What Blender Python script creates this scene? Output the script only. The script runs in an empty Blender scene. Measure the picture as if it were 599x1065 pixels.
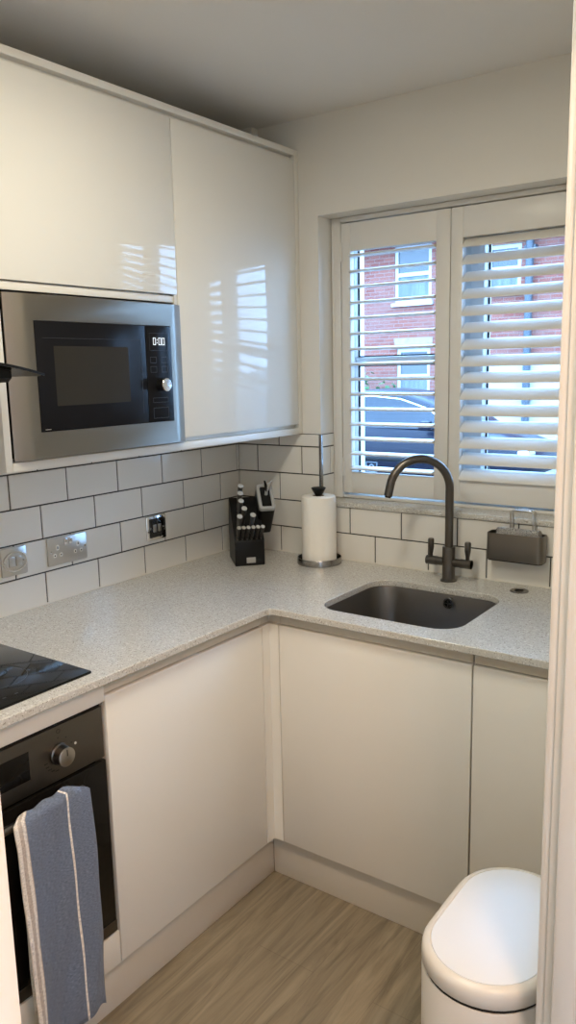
import bpy, bmesh, math, random
from mathutils import Vector, Matrix
random.seed(7)
sc = bpy.context.scene
COL = sc.collection
PI = math.pi

# ------------------------------------------------------------------ materials
def nodes_of(m):
    m.use_nodes = True
    nt = m.node_tree
    return nt, nt.nodes, nt.links, nt.nodes.get('Principled BSDF')

def setin(b, **kw):
    for k, v in kw.items():
        k = k.replace('_', ' ')
        if k in b.inputs:
            b.inputs[k].default_value = v

def rgb(r, g, b): return (r, g, b, 1.0)

def bumpy(nt, b, scale, strength, dist=0.002, detail=3, vec='Object', stretch=None):
    N, L = nt.nodes, nt.links
    tc = N.new('ShaderNodeTexCoord')
    src = tc.outputs[vec]
    if stretch:
        mp = N.new('ShaderNodeMapping'); mp.inputs['Scale'].default_value = stretch
        L.new(src, mp.inputs['Vector']); src = mp.outputs['Vector']
    no = N.new('ShaderNodeTexNoise'); no.inputs['Scale'].default_value = scale; no.inputs['Detail'].default_value = detail
    L.new(src, no.inputs['Vector'])
    bp = N.new('ShaderNodeBump'); bp.inputs['Strength'].default_value = strength; bp.inputs['Distance'].default_value = dist
    L.new(no.outputs['Fac'], bp.inputs['Height']); L.new(bp.outputs['Normal'], b.inputs['Normal'])
    return no

def mat(name, col, rough=0.5, metal=0.0, bump=None, var=0.0, stretch=None, vscale=8, **kw):
    m = bpy.data.materials.new(name)
    nt, N, L, b = nodes_of(m)
    b.inputs['Base Color'].default_value = rgb(*col)
    b.inputs['Roughness'].default_value = rough
    b.inputs['Metallic'].default_value = metal
    setin(b, **kw)
    if bump: bumpy(nt, b, bump[0], bump[1], bump[2] if len(bump) > 2 else 0.002, stretch=stretch)
    if var:
        tc = N.new('ShaderNodeTexCoord'); no = N.new('ShaderNodeTexNoise'); no.inputs['Scale'].default_value = vscale
        src = tc.outputs['Object']
        if stretch:
            mp = N.new('ShaderNodeMapping'); mp.inputs['Scale'].default_value = stretch
            L.new(src, mp.inputs['Vector']); src = mp.outputs['Vector']
        L.new(src, no.inputs['Vector'])
        cr = N.new('ShaderNodeValToRGB')
        cr.color_ramp.elements[0].position = 0.3; cr.color_ramp.elements[1].position = 0.7
        cr.color_ramp.elements[0].color = rgb(*[c * (1 - var) for c in col])
        cr.color_ramp.elements[1].color = rgb(*[min(1, c * (1 + var)) for c in col])
        L.new(no.outputs['Fac'], cr.inputs['Fac']); L.new(cr.outputs['Color'], b.inputs['Base Color'])
    return m

def emit(name, col, s):
    m = bpy.data.materials.new(name)
    nt, N, L, b = nodes_of(m)
    setin(b, Base_Color=rgb(*col), Emission_Color=rgb(*col), Emission_Strength=s)
    return m

def thin_glass(name, tint, refl, rough=0.02, drops=False):
    m = bpy.data.materials.new(name)
    nt, N, L, b = nodes_of(m)
    out = N.get('Material Output'); N.remove(b)
    t = N.new('ShaderNodeBsdfTransparent'); t.inputs['Color'].default_value = rgb(*tint)
    g = N.new('ShaderNodeBsdfGlossy'); g.inputs['Roughness'].default_value = rough
    lw = N.new('ShaderNodeLayerWeight'); lw.inputs['Blend'].default_value = refl
    mx = N.new('ShaderNodeMixShader')
    L.new(lw.outputs['Fresnel'], mx.inputs['Fac']); L.new(t.outputs[0], mx.inputs[1]); L.new(g.outputs[0], mx.inputs[2])
    L.new(mx.outputs[0], out.inputs['Surface'])
    return m

M = {}
M['wall'] = mat('wall_paint', (0.76, 0.735, 0.68), 0.75, bump=(160, 0.08))
M['ceil'] = mat('ceiling_paint', (0.80, 0.775, 0.735), 0.85, bump=(120, 0.08))
M['door'] = mat('gloss_cream_door', (0.80, 0.775, 0.715), 0.06, bump=(7, 0.004, 0.004), Specular_IOR_Level=0.34)
M['base_door'] = M['door']
M['carcass'] = mat('cream_carcass', (0.77, 0.745, 0.685), 0.35, bump=(90, 0.03))
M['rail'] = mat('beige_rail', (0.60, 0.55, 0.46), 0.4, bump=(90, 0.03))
M['plinth'] = mat('cream_plinth', (0.74, 0.70, 0.62), 0.32, bump=(90, 0.03))
M['wood_white'] = mat('white_gloss_paint', (0.72, 0.685, 0.63), 0.32, bump=(40, 0.06))
M['shutter'] = mat('shutter_white', (0.74, 0.725, 0.69), 0.35, bump=(60, 0.03))
M['upvc'] = mat('white_upvc', (0.66, 0.67, 0.68), 0.3, bump=(60, 0.02))
M['black'] = mat('black_plastic', (0.007, 0.007, 0.007), 0.4, bump=(200, 0.04), Specular_IOR_Level=0.2)
M['blackgloss'] = mat('black_glass', (0.010, 0.010, 0.012), 0.06, bump=(6, 0.01))
M['steel'] = mat('brushed_steel', (0.42, 0.40, 0.37), 0.28, 1.0, bump=(60, 0.05, 0.001), stretch=(1, 1, 40))
M['steel_h'] = mat('brushed_steel_horizontal', (0.265, 0.243, 0.208), 0.3, 1.0, bump=(40, 0.05, 0.001), stretch=(1, 0.5, 30))
M['gun'] = mat('gunmetal', (0.135, 0.122, 0.108), 0.28, 1.0, bump=(150, 0.04))
M['caddy'] = mat('bronzed_steel', (0.20, 0.18, 0.155), 0.32, 1.0, bump=(150, 0.04))
M['trimsteel'] = mat('dark_trim_steel', (0.30, 0.29, 0.28), 0.25, 1.0, bump=(60, 0.03))
M['hobglass'] = mat('black_ceramic_glass', (0.008, 0.008, 0.008), 0.06, bump=(6, 0.01), Specular_IOR_Level=0.22)
M['ovenglass'] = mat('oven_black_glass', (0.008, 0.007, 0.006), 0.08, bump=(6, 0.01), Specular_IOR_Level=0.16)
M['capsteel'] = mat('satin_cap_steel', (0.78, 0.77, 0.74), 0.35, 0.35, bump=(120, 0.03))
M['handle'] = mat('charcoal_handle', (0.035, 0.034, 0.033), 0.45, bump=(160, 0.05))
M['chrome'] = mat('chrome', (0.75, 0.74, 0.72), 0.08, 1.0, bump=(30, 0.01))
M['dullchrome'] = mat('satin_chrome', (0.55, 0.54, 0.52), 0.3, 1.0, bump=(150, 0.03))
M['ovensteel'] = mat('dark_oven_steel', (0.125, 0.112, 0.095), 0.38, 0.9, bump=(60, 0.04, 0.001), stretch=(1, 0.6, 30))
M['darkvoid'] = mat('shadow_gap_black', (0.01, 0.01, 0.01), 0.8, bump=(80, 0.05))
M['mwglass'] = mat('microwave_black_glass', (0.010, 0.010, 0.012), 0.2, bump=(6, 0.01), Specular_IOR_Level=0.12)
M['sink'] = mat('dark_steel_sink', (0.17, 0.16, 0.15), 0.3, 0.85, bump=(220, 0.03))
M['plastic_white'] = mat('white_plastic', (0.8, 0.78, 0.73), 0.3, bump=(90, 0.02))
M['paper'] = mat('paper_towel', (0.86, 0.83, 0.76), 0.95, bump=(140, 0.5, 0.002))
M['bin'] = mat('cream_bin_enamel', (0.68, 0.64, 0.58), 0.28, bump=(40, 0.02))
M['binlid'] = mat('white_bin_lid', (0.72, 0.72, 0.72), 0.30, bump=(60, 0.02))
M['glass'] = thin_glass('window_glass', (0.93, 0.96, 0.98), 0.18)
M['hoodglass'] = thin_glass('hood_glass', (0.62, 0.64, 0.60), 0.35)
M['carglass'] = mat('car_glass', (0.015, 0.02, 0.028), 0.05, bump=(4, 0.01), Specular_IOR_Level=0.4)
M['carpaint'] = mat('car_blue_paint', (0.007, 0.008, 0.016), 0.3, 0.0, bump=(900, 0.05), Specular_IOR_Level=0.22)
M['tyre'] = mat('tyre_rubber', (0.015, 0.015, 0.017), 0.8, bump=(60, 0.2))
M['road'] = mat('asphalt', (0.055, 0.055, 0.055), 0.55, bump=(60, 0.3), var=0.25)
M['pave'] = mat('pavement_concrete', (0.14, 0.135, 0.13), 0.6, bump=(30, 0.2), var=0.15)
M['render_white'] = mat('white_render', (0.38, 0.365, 0.34), 0.8, bump=(40, 0.3), var=0.04)
M['stone'] = mat('pale_lintel_stone', (0.27, 0.175, 0.105), 0.8, bump=(40, 0.3), var=0.12)
M['rooftile'] = mat('slate_roof', (0.06, 0.06, 0.07), 0.6, bump=(10, 0.4, 0.02), stretch=(1, 4, 4), var=0.3)
M['greypaint'] = mat('grey_downpipe', (0.05, 0.058, 0.068), 0.45, bump=(50, 0.03))
M['leaf'] = mat('hedge_leaf', (0.06, 0.14, 0.05), 0.6, bump=(20, 0.4), var=0.5)
M['curtain'] = mat('net_curtain', (0.12, 0.13, 0.135), 0.8, bump=(26, 0.8, 0.02), stretch=(1, 1, 0.05), var=0.25, vscale=16)
M['sash'] = mat('sash_white_paint', (0.37, 0.36, 0.35), 0.4, bump=(60, 0.03))
M['sashglass'] = mat('dark_sash_glass', (0.07, 0.075, 0.08), 0.05, bump=(3, 0.02))
M['scourer'] = mat('silver_scourer', (0.55, 0.53, 0.50), 0.35, 0.9, bump=(420, 1.0, 0.004), var=0.7, vscale=420)
M['digits'] = emit('clock_digits', (0.85, 0.9, 0.95), 0.5)
M['lamp'] = emit('lamp_diffuser', (1.0, 0.90, 0.75), 2.0)
M['lampwarm'] = emit('hall_lamp_diffuser', (1.0, 0.75, 0.5), 2.0)
M['mark'] = mat('printed_mark', (0.015, 0.014, 0.013), 0.5, bump=(60, 0.02))
M['palemark'] = mat('pale_mark', (0.55, 0.53, 0.5), 0.5, bump=(60, 0.02))
M['btn'] = mat('button_outline', (0.03, 0.033, 0.04), 0.3, bump=(60, 0.02))
M['mwwindow'] = mat('oven_window_mesh', (0.030, 0.027, 0.022), 0.25, bump=(900, 0.05), Specular_IOR_Level=0.15)
M['gap'] = mat('grey_seam', (0.42, 0.39, 0.35), 0.5, bump=(60, 0.02))
M['sticker'] = mat('faded_sticker', (0.55, 0.66, 0.75), 0.5, bump=(60, 0.02))
M['mortar'] = mat('dark_grout', (0.045, 0.042, 0.04), 0.9, bump=(200, 0.2))
M['sealant'] = mat('white_sealant', (0.72, 0.69, 0.62), 0.5, bump=(60, 0.05))
M['grey'] = mat('grey_plastic', (0.36, 0.36, 0.35), 0.4, bump=(90, 0.03))

def m_tile():
    m = mat('white_glazed_tile', (0.77, 0.745, 0.69), 0.09, bump=(9, 0.06, 0.004))
    return m
M['tile'] = m_tile()

def m_quartz():
    m = bpy.data.materials.new('speckled_quartz')
    nt, N, L, b = nodes_of(m)
    tc = N.new('ShaderNodeTexCoord')
    n1 = N.new('ShaderNodeTexNoise'); n1.inputs['Scale'].default_value = 230; n1.inputs['Detail'].default_value = 3
    v = N.new('ShaderNodeTexVoronoi'); v.inputs['Scale'].default_value = 420
    v2 = N.new('ShaderNodeTexVoronoi'); v2.inputs['Scale'].default_value = 300
    for t in (n1, v, v2): L.new(tc.outputs['Object'], t.inputs['Vector'])
    c1 = N.new('ShaderNodeValToRGB')
    e = c1.color_ramp.elements
    e[0].position = 0.32; e[0].color = rgb(0.50, 0.485, 0.445)
    e[1].position = 0.62; e[1].color = rgb(0.60, 0.585, 0.545)
    L.new(n1.outputs['Fac'], c1.inputs['Fac'])
    # dark flecks from random voronoi cells
    sep = N.new('ShaderNodeSeparateColor'); L.new(v.outputs['Color'], sep.inputs['Color'])
    cr = N.new('ShaderNodeValToRGB'); cr.color_ramp.interpolation = 'CONSTANT'
    cr.color_ramp.elements[0].color = rgb(1, 1, 1); cr.color_ramp.elements[1].position = 0.06; cr.color_ramp.elements[1].color = rgb(0, 0, 0)
    L.new(sep.outputs['Red'], cr.inputs['Fac'])
    mx = N.new('ShaderNodeMix'); mx.data_type = 'RGBA'
    L.new(cr.outputs['Color'], mx.inputs['Factor']); L.new(c1.outputs['Color'], mx.inputs['A']); mx.inputs['B'].default_value = rgb(0.30, 0.28, 0.25)
    sep2 = N.new('ShaderNodeSeparateColor'); L.new(v2.outputs['Color'], sep2.inputs['Color'])
    cr2 = N.new('ShaderNodeValToRGB'); cr2.color_ramp.interpolation = 'CONSTANT'
    cr2.color_ramp.elements[0].color = rgb(1, 1, 1); cr2.color_ramp.elements[1].position = 0.05; cr2.color_ramp.elements[1].color = rgb(0, 0, 0)
    L.new(sep2.outputs['Green'], cr2.inputs['Fac'])
    mx2 = N.new('ShaderNodeMix'); mx2.data_type = 'RGBA'
    L.new(cr2.outputs['Color'], mx2.inputs['Factor']); L.new(mx.outputs['Result'], mx2.inputs['A']); mx2.inputs['B'].default_value = rgb(0.72, 0.71, 0.68)
    L.new(mx2.outputs['Result'], b.inputs['Base Color'])
    b.inputs['Roughness'].default_value = 0.13
    return m
M['quartz'] = m_quartz()

def m_floor():
    m = bpy.data.materials.new('oak_plank_floor')
    nt, N, L, b = nodes_of(m)
    tc = N.new('ShaderNodeTexCoord')
    mp = N.new('ShaderNodeMapping'); mp.inputs['Rotation'].default_value = (0, 0, PI / 2); mp.inputs['Location'].default_value = (0.35, 0.07, 0)
    L.new(tc.outputs['Object'], mp.inputs['Vector'])
    br = N.new('ShaderNodeTexBrick'); br.offset = 0.37
    br.inputs['Scale'].default_value = 1.0; br.inputs['Brick Width'].default_value = 1.22; br.inputs['Row Height'].default_value = 0.18
    br.inputs['Mortar Size'].default_value = 0.0007; br.inputs['Mortar Smooth'].default_value = 0.2
    br.inputs['Color1'].default_value = rgb(0.262, 0.220, 0.158); br.inputs['Color2'].default_value = rgb(0.292, 0.247, 0.182)
    br.inputs['Mortar'].default_value = rgb(0.20, 0.162, 0.118)
    L.new(mp.outputs['Vector'], br.inputs['Vector'])
    mg = N.new('ShaderNodeMapping'); mg.inputs['Scale'].default_value = (19, 1.5, 1)
    L.new(tc.outputs['Object'], mg.inputs['Vector'])
    no = N.new('ShaderNodeTexNoise'); no.inputs['Scale'].default_value = 1.0; no.inputs['Detail'].default_value = 7; no.inputs['Roughness'].default_value = 0.62; no.inputs['Distortion'].default_value = 2.2
    L.new(mg.outputs['Vector'], no.inputs['Vector'])
    cr = N.new('ShaderNodeValToRGB')
    cr.color_ramp.elements[0].position = 0.32; cr.color_ramp.elements[0].color = rgb(0.60, 0.58, 0.54)
    cr.color_ramp.elements[1].position = 0.68; cr.color_ramp.elements[1].color = rgb(1.22, 1.19, 1.14)
    L.new(no.outputs['Fac'], cr.inputs['Fac'])
    mx = N.new('ShaderNodeMix'); mx.data_type = 'RGBA'; mx.blend_type = 'MULTIPLY'; mx.inputs['Factor'].default_value = 1.0
    L.new(br.outputs['Color'], mx.inputs['A']); L.new(cr.outputs['Color'], mx.inputs['B'])
    L.new(mx.outputs['Result'], b.inputs['Base Color'])
    b.inputs['Roughness'].default_value = 0.42
    bp = N.new('ShaderNodeBump'); bp.inputs['Strength'].default_value = 0.12; bp.inputs['Distance'].default_value = 0.002
    L.new(no.outputs['Fac'], bp.inputs['Height']); L.new(bp.outputs['Normal'], b.inputs['Normal'])
    return m
M['floor'] = m_floor()

def m_brick():
    m = bpy.data.materials.new('red_brickwork')
    nt, N, L, b = nodes_of(m)
    tc = N.new('ShaderNodeTexCoord')
    sx = N.new('ShaderNodeSeparateXYZ'); cx = N.new('ShaderNodeCombineXYZ')
    L.new(tc.outputs['Object'], sx.inputs[0])
    ad = N.new('ShaderNodeMath'); ad.operation = 'ADD'
    L.new(sx.outputs['X'], ad.inputs[0]); L.new(sx.outputs['Y'], ad.inputs[1])
    L.new(ad.outputs[0], cx.inputs['X']); L.new(sx.outputs['Z'], cx.inputs['Y'])
    br = N.new('ShaderNodeTexBrick'); br.inputs['Scale'].default_value = 1
    br.inputs['Brick Width'].default_value = 0.235; br.inputs['Row Height'].default_value = 0.078
    br.inputs['Mortar Size'].default_value = 0.008; br.inputs['Bias'].default_value = 0.1
    br.inputs['Color1'].default_value = rgb(0.165, 0.036, 0.022); br.inputs['Color2'].default_value = rgb(0.225, 0.066, 0.042)
    br.inputs['Mortar'].default_value = rgb(0.19, 0.125, 0.105)
    L.new(cx.outputs[0], br.inputs['Vector'])
    no = N.new('ShaderNodeTexNoise'); no.inputs['Scale'].default_value = 1.3; no.inputs['Detail'].default_value = 4
    L.new(tc.outputs['Object'], no.inputs['Vector'])
    mx = N.new('ShaderNodeMix'); mx.data_type = 'RGBA'; mx.blend_type = 'MIX'
    mr = N.new('ShaderNodeMapRange'); mr.inputs['From Min'].default_value = 0.45; mr.inputs['From Max'].default_value = 0.7; mr.inputs['To Max'].default_value = 0.5
    L.new(no.outputs['Fac'], mr.inputs['Value']); L.new(mr.outputs[0], mx.inputs['Factor'])
    L.new(br.outputs['Color'], mx.inputs['A']); mx.inputs['B'].default_value = rgb(0.20, 0.098, 0.078)
    L.new(mx.outputs['Result'], b.inputs['Base Color'])
    b.inputs['Roughness'].default_value = 0.85
    return m
M['brick'] = m_brick()

def m_towel():
    m = bpy.data.materials.new('blue_striped_cotton')
    nt, N, L, b = nodes_of(m)
    uv = N.new('ShaderNodeUVMap'); sx = N.new('ShaderNodeSeparateXYZ'); L.new(uv.outputs[0], sx.inputs[0])
    cr = N.new('ShaderNodeValToRGB'); cr.color_ramp.interpolation = 'CONSTANT'
    blue = rgb(0.150, 0.185, 0.262); white = rgb(0.80, 0.75, 0.70); beige = rgb(0.52, 0.45, 0.39)
    el = cr.color_ramp.elements
    el[0].position = 0.0; el[0].color = white
    el[1].position = 0.045; el[1].color = beige
    for pos, c in ((0.092, white), (0.128, beige), (0.140, blue), (0.668, white), (0.692, blue)):
        e = el.new(pos); e.color = c
    L.new(sx.outputs['X'], cr.inputs['Fac'])
    no = N.new('ShaderNodeTexNoise'); no.inputs['Scale'].default_value = 150; no.inputs['Detail'].default_value = 3
    mp = N.new('ShaderNodeMapping'); mp.inputs['Scale'].default_value = (0.18, 1.0, 1)
    L.new(uv.outputs[0], mp.inputs['Vector']); L.new(mp.outputs[0], no.inputs['Vector'])
    c2 = N.new('ShaderNodeValToRGB'); c2.color_ramp.elements[0].position = 0.35; c2.color_ramp.elements[1].position = 0.7
    c2.color_ramp.elements[0].color = rgb(0.62, 0.62, 0.64); c2.color_ramp.elements[1].color = rgb(1.4, 1.38, 1.34)
    L.new(no.outputs['Fac'], c2.inputs['Fac'])
    mx = N.new('ShaderNodeMix'); mx.data_type = 'RGBA'; mx.blend_type = 'MULTIPLY'; mx.inputs['Factor'].default_value = 1
    L.new(cr.outputs['Color'], mx.inputs['A']); L.new(c2.outputs['Color'], mx.inputs['B'])
    L.new(mx.outputs['Result'], b.inputs['Base Color'])
    b.inputs['Roughness'].default_value = 0.95
    setin(b, Sheen_Weight=0.15)
    bp = N.new('ShaderNodeBump'); bp.inputs['Strength'].default_value = 0.5; bp.inputs['Distance'].default_value = 0.002
    L.new(no.outputs['Fac'], bp.inputs['Height']); L.new(bp.outputs['Normal'], b.inputs['Normal'])
    return m
M['towel'] = m_towel()

# ------------------------------------------------------------------ builders
class B:
    """collects shapes in world coordinates; done() links them as one mesh object"""
    def __init__(s, T=None): s.bm = bmesh.new(); s.T = T; s.mi = 0
    def _fin(s, faces):
        for f in faces: f.material_index = s.mi
    def box(s, x0, x1, y0, y1, z0, z1, bev=0.0, seg=2, T=None):
        before = set(s.bm.faces)
        r = bmesh.ops.create_cube(s.bm, size=1.0)
        vs = r['verts']
        for v in vs:
            v.co = Vector((x0 + (v.co.x + .5) * (x1 - x0), y0 + (v.co.y + .5) * (y1 - y0), z0 + (v.co.z + .5) * (z1 - z0)))
        if bev > 0:
            bev = min(bev, 0.45 * min(abs(x1 - x0), abs(y1 - y0), abs(z1 - z0)))
            es = list({e for v in vs for e in v.link_edges})
            bmesh.ops.bevel(s.bm, geom=es, offset=bev, segments=seg, profile=0.5, affect='EDGES')
        nf = [f for f in s.bm.faces if f not in before]
        if T is not None:
            for v in {v for f in nf for v in f.verts}: v.co = T @ v.co
        s._fin(nf); return s
    def loft(s, rings, cap0=True, cap1=True, closed=True):
        R = [[s.bm.verts.new(Vector(p)) for p in ring] for ring in rings]
        n = len(R[0]); fs = []
        for a, b in zip(R[:-1], R[1:]):
            for i in range(n if closed else n - 1):
                j = (i + 1) % n
                fs.append(s.bm.faces.new((a[i], a[j], b[j], b[i])))
        if cap0: fs.append(s.bm.faces.new(list(reversed(R[0]))))
        if cap1: fs.append(s.bm.faces.new(R[-1]))
        s._fin(fs); return s
    def lathe(s, c, prof, seg=32, axis='z', cap=True):
        c = Vector(c); rings = []
        for r, h in prof:
            ring = []
            for i in range(seg):
                a = 2 * PI * i / seg; u, v = r * math.cos(a), r * math.sin(a)
                ring.append(c + (Vector((u, v, h)) if axis == 'z' else Vector((h, u, v)) if axis == 'x' else Vector((v, h, u))))
            rings.append(ring)
        return s.loft(rings, cap, cap)
    def tube(s, pts, r, seg=14, cap=True):
        pts = [Vector(p) for p in pts]; rings = []
        t = (pts[1] - pts[0]).normalized()
        up = Vector((0, 0, 1)) if abs(t.z) < 0.9 else Vector((0, 1, 0))
        u = t.cross(up).normalized()
        rr = r if isinstance(r, (list, tuple)) else [r] * len(pts)
        for i, p in enumerate(pts):
            a = pts[max(0, i - 1)]; b = pts[min(len(pts) - 1, i + 1)]
            t = (b - a).normalized()
            u = (u - t * u.dot(t)).normalized(); w = t.cross(u)
            rings.append([p + (u * math.cos(2 * PI * k / seg) + w * math.sin(2 * PI * k / seg)) * rr[i] for k in range(seg)])
        return s.loft(rings, cap, cap)
    def cyl(s, p0, p1, r, seg=24, r2=None):
        return s.tube([p0, p1], [r, r if r2 is None else r2], seg)
    def prism(s, pts, d):
        """polygon (list of 3D points) swept by vector d"""
        d = Vector(d); a = [Vector(p) for p in pts]
        return s.loft([a, [p + d for p in a]])
    def done(s, name, m, parent=None, loc=None, mod=None, smooth=True, angle=38):
        bmesh.ops.recalc_face_normals(s.bm, faces=list(s.bm.faces))
        root = parent
        while root is not None and root.parent is not None: root = root.parent
        if parent is not None: off = Vector(root.location)
        else: off = Vector(loc) if loc is not None else None
        if s.T is not None: s.bm.transform(s.T)
        if off is None:
            xs = [v.co for v in s.bm.verts]
            off = Vector(((min(v.x for v in xs) + max(v.x for v in xs)) / 2, (min(v.y for v in xs) + max(v.y for v in xs)) / 2, min(v.z for v in xs)))
        s.bm.transform(Matrix.Translation(-off))
        me = bpy.data.meshes.new(name); s.bm.to_mesh(me); s.bm.free()
        for mm in (m if isinstance(m, (list, tuple)) else [m]): me.materials.append(mm)
        if smooth:
            me.shade_smooth()
            me.set_sharp_from_angle(angle=math.radians(angle))
        o = bpy.data.objects.new(name, me); COL.objects.link(o)
        if parent is not None: o.parent = parent
        else: o.location = off
        if mod: 
            bv = o.modifiers.new('bevel', 'BEVEL'); bv.width = mod; bv.segments = 2; bv.limit_method = 'ANGLE'
        return o

def tag(o, label, cat, group=None, kind=None):
    o['label'] = label; o['category'] = cat
    if group: o['group'] = group
    if kind: o['kind'] = kind
    return o
def thing(name, label, cat, loc, group=None, kind=None):
    o = bpy.data.objects.new(name, None); COL.objects.link(o); o.location = loc; o.empty_display_size = 0.05
    return tag(o, label, cat, group, kind)
def bx(*a, **k): return B().box(*a, **k)
def copy_tree(o, parent=None):
    c = o.copy(); COL.objects.link(c)
    if parent is not None: c.parent = parent
    for ch in list(o.children): copy_tree(ch, c)
    return c
def rrect(x0, x1, y0, y1, r, n=6):
    pts = []
    for cx, cy, a0 in ((x1 - r, y1 - r, 0), (x0 + r, y1 - r, 90), (x0 + r, y0 + r, 180), (x1 - r, y0 + r, 270)):
        for i in range(n + 1):
            a = math.radians(a0 + 90 * i / n); pts.append((cx + r * math.cos(a), cy + r * math.sin(a)))
    return pts
def structure(o, label, cat): return tag(o, label, cat, kind='structure')

# ------------------------------------------------------------------ key dimensions (metres; room corner at 0,0; y towards -, x towards +)
ZC = 0.896; TH = 0.020            # worktop top and thickness
XD = 0.5831; YD = -0.5986         # faces of base doors
XU = 0.3032; ZUB = 1.3427; ZUT = 2.3072
ZCE = 2.4074; XR = 1.64; XH = 1.76
XW0, XW1, ZL = 0.381, 1.290, 2.0865
DY0, DY1 = -2.262, -1.339         # doorway
YF = -2.75

# ------------------------------------------------------------------ room shell
structure(bx(-0.1, 3.1, -3.6, 0.3, -0.08, 0.0).done('floor', M['floor']), 'greyish oak plank floor', 'floor')
structure(bx(-0.1, 3.1, -3.6, 0.3, ZCE, ZCE + 0.1).done('ceiling', M['ceil']), 'plain white painted ceiling', 'ceiling')
structure(bx(-0.1, 0.0, YF - 0.1, 0.3, 0, ZCE).done('wall_left', M['wall']), 'white painted wall behind the wall cabinets', 'wall')
w = B()
w.box(0, XW0, 0, 0.28, 0, ZCE).box(XW1, XR, 0, 0.28, 0, ZCE).box(XW0, XW1, 0, 0.28, 0, 1.088).box(XW0, XW1, 0, 0.28, ZL, ZCE)
structure(w.done('wall_back', M['wall']), 'off white painted wall around the shuttered window', 'wall')
w = B()
w.box(XR, XH, YF - 0.1, DY0 - 0.03, 0, ZCE).box(XR, XH, DY1 + 0.03, 0.3, 0, ZCE).box(XR, XH, DY0 - 0.03, DY1 + 0.03, 2.06, ZCE)
structure(w.done('wall_right', M['wall']), 'white wall holding the doorway', 'wall')
structure(bx(0.0, XR, YF - 0.1, YF, 0, ZCE).done('wall_front', M['wall']), 'white kitchen end wall behind the viewer', 'wall')
structure(bx(3.0, 3.1, -3.6, 0.3, 0, ZCE).done('wall_hall_right', M['wall']), 'white hallway wall behind the viewer', 'wall')
structure(bx(XH, 3.0, -3.6, -3.5, 0, ZCE).done('wall_hall_front', M['wall']), 'white hallway end wall', 'wall')
structure(bx(XH, 3.0, -0.5, -0.4, 0, ZCE).done('wall_hall_back', M['wall']), 'white hallway wall beside the kitchen', 'wall')

# door lining with stops and architraves
def trim(n, boxes, label, bev=0.004):
    t = B()
    for b_ in boxes: t.box(*b_, bev=bev)
    return structure(t.done('trim_%d' % n, M['wood_white']), label, 'door frame')
trim(1, [(XR - 0.002, XH + 0.002, DY1, DY1 + 0.03, 0, 2.03), (XR + 0.012, XR + 0.046, DY1 - 0.012, DY1 + 0.002, 0, 2.02)],
     'white painted right door jamb with stop bead at the picture edge')
trim(2, [(XR - 0.002, XH + 0.002, DY0 - 0.03, DY0, 0, 2.03), (XR + 0.012, XR + 0.046, DY0 - 0.002, DY0 + 0.012, 0, 2.02)],
     'white painted left door jamb, lower left edge of picture')
trim(3, [(XR - 0.002, XH + 0.002, DY0, DY1, 2.03, 2.06), (XR + 0.012, XR + 0.046, DY0 + 0.012, DY1 - 0.012, 2.018, 2.032)], 'white painted head of the door frame')
trim(4, [(XH, XH + 0.018, DY1 + 0.006, DY1 + 0.07, 0, 2.10), (XH, XH + 0.018, DY0 - 0.07, DY0 - 0.006, 0, 2.10), (XH, XH + 0.018, DY0 - 0.006, DY1 + 0.006, 2.036, 2.10)],
     'white architrave around the doorway on the hall side', 0.006)
trim(5, [(XR - 0.016, XR, DY1 + 0.006, DY1 + 0.066, 0, 2.09), (XR - 0.016, XR, DY0 - 0.066, DY0 - 0.006, 0, 2.09), (XR - 0.016, XR, DY0 - 0.006, DY1 + 0.006, 2.036, 2.09)],
     'white architrave around the doorway on the kitchen side', 0.006)

# boxed pipe at the ceiling corner
tag(bx(0.085, 0.135, -0.035, 0.0, ZUT + 0.004, ZCE, bev=0.003).done('pipe_boxing', M['wall']), 'small white pipe boxing above the wall cabinets at the ceiling corner', 'pipe boxing')

# ------------------------------------------------------------------ tiles
PT = 0.203; H1 = 0.0975; HR = 0.1011; G = 0.0042
rows = [(ZC, ZC + H1)] + [(ZC + H1 + i * HR, ZC + H1 + (i + 1) * HR) for i in range(3)] + [(ZC + H1 + 3 * HR, ZUB)]
def tile_block(b, place, u0, u1, z0, z1, t=0.008, cuts=()):
    """one tile from u0..u1 (along wall) and z0..z1, place(u, n, z) maps to 3D with n = distance off the wall"""
    g = G / 2; c = 0.0012
    a0, a1, b0, b1 = u0 + g, u1 - g, z0 + g, z1 - g
    if a1 - a0 < 0.006 or b1 - b0 < 0.004: return
    base = [(a0, 0.003, b0), (a1, 0.003, b0), (a1, 0.003, b1), (a0, 0.003, b1)]
    mid = [(u, t - c, z) for u, _, z in base]
    top = [(a0 + c, t, b0 + c), (a1 - c, t, b0 + c), (a1 - c, t, b1 - c), (a0 + c, t, b1 - c)]
    b.mi = 0
    b.loft([[place(*p) for p in r] for r in (base, mid, top)], cap0=False)
def run_tiles(b, place, ustart, uend, joint0, rws, skip=None):
    for ri, (z0, z1) in enumerate(rws):
        off = 0 if ri % 2 == 0 else PT / 2
        k = math.floor((ustart - joint0 - off) / PT) - 1
        while True:
            a = joint0 + off + k * PT; c = a + PT; k += 1
            if a >= uend: break
            if c <= ustart: continue
            tile_block(b, place, max(a, ustart), min(c, uend), z0, z1)
TT = 0.008
tl = B()
run_tiles(tl, lambda u, n, z: (n, -u, z), TT + 0.001, 2.2, 0.1229, rows)
tl.mi = 1; tl.box(0.0, 0.0052, -2.2, -TT, ZC, ZUB)
tl.mi = 2; tl.box(0.0052, 0.0105, -2.2, -TT, ZC, ZC + 0.004)
tag(tl.done('tiled_splashback', [M['tile'], M['mortar'], M['sealant']], angle=20), 'white brick tiles with dark grout along the left wall under the wall cabinets', 'wall tiles')
tb = B()
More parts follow.
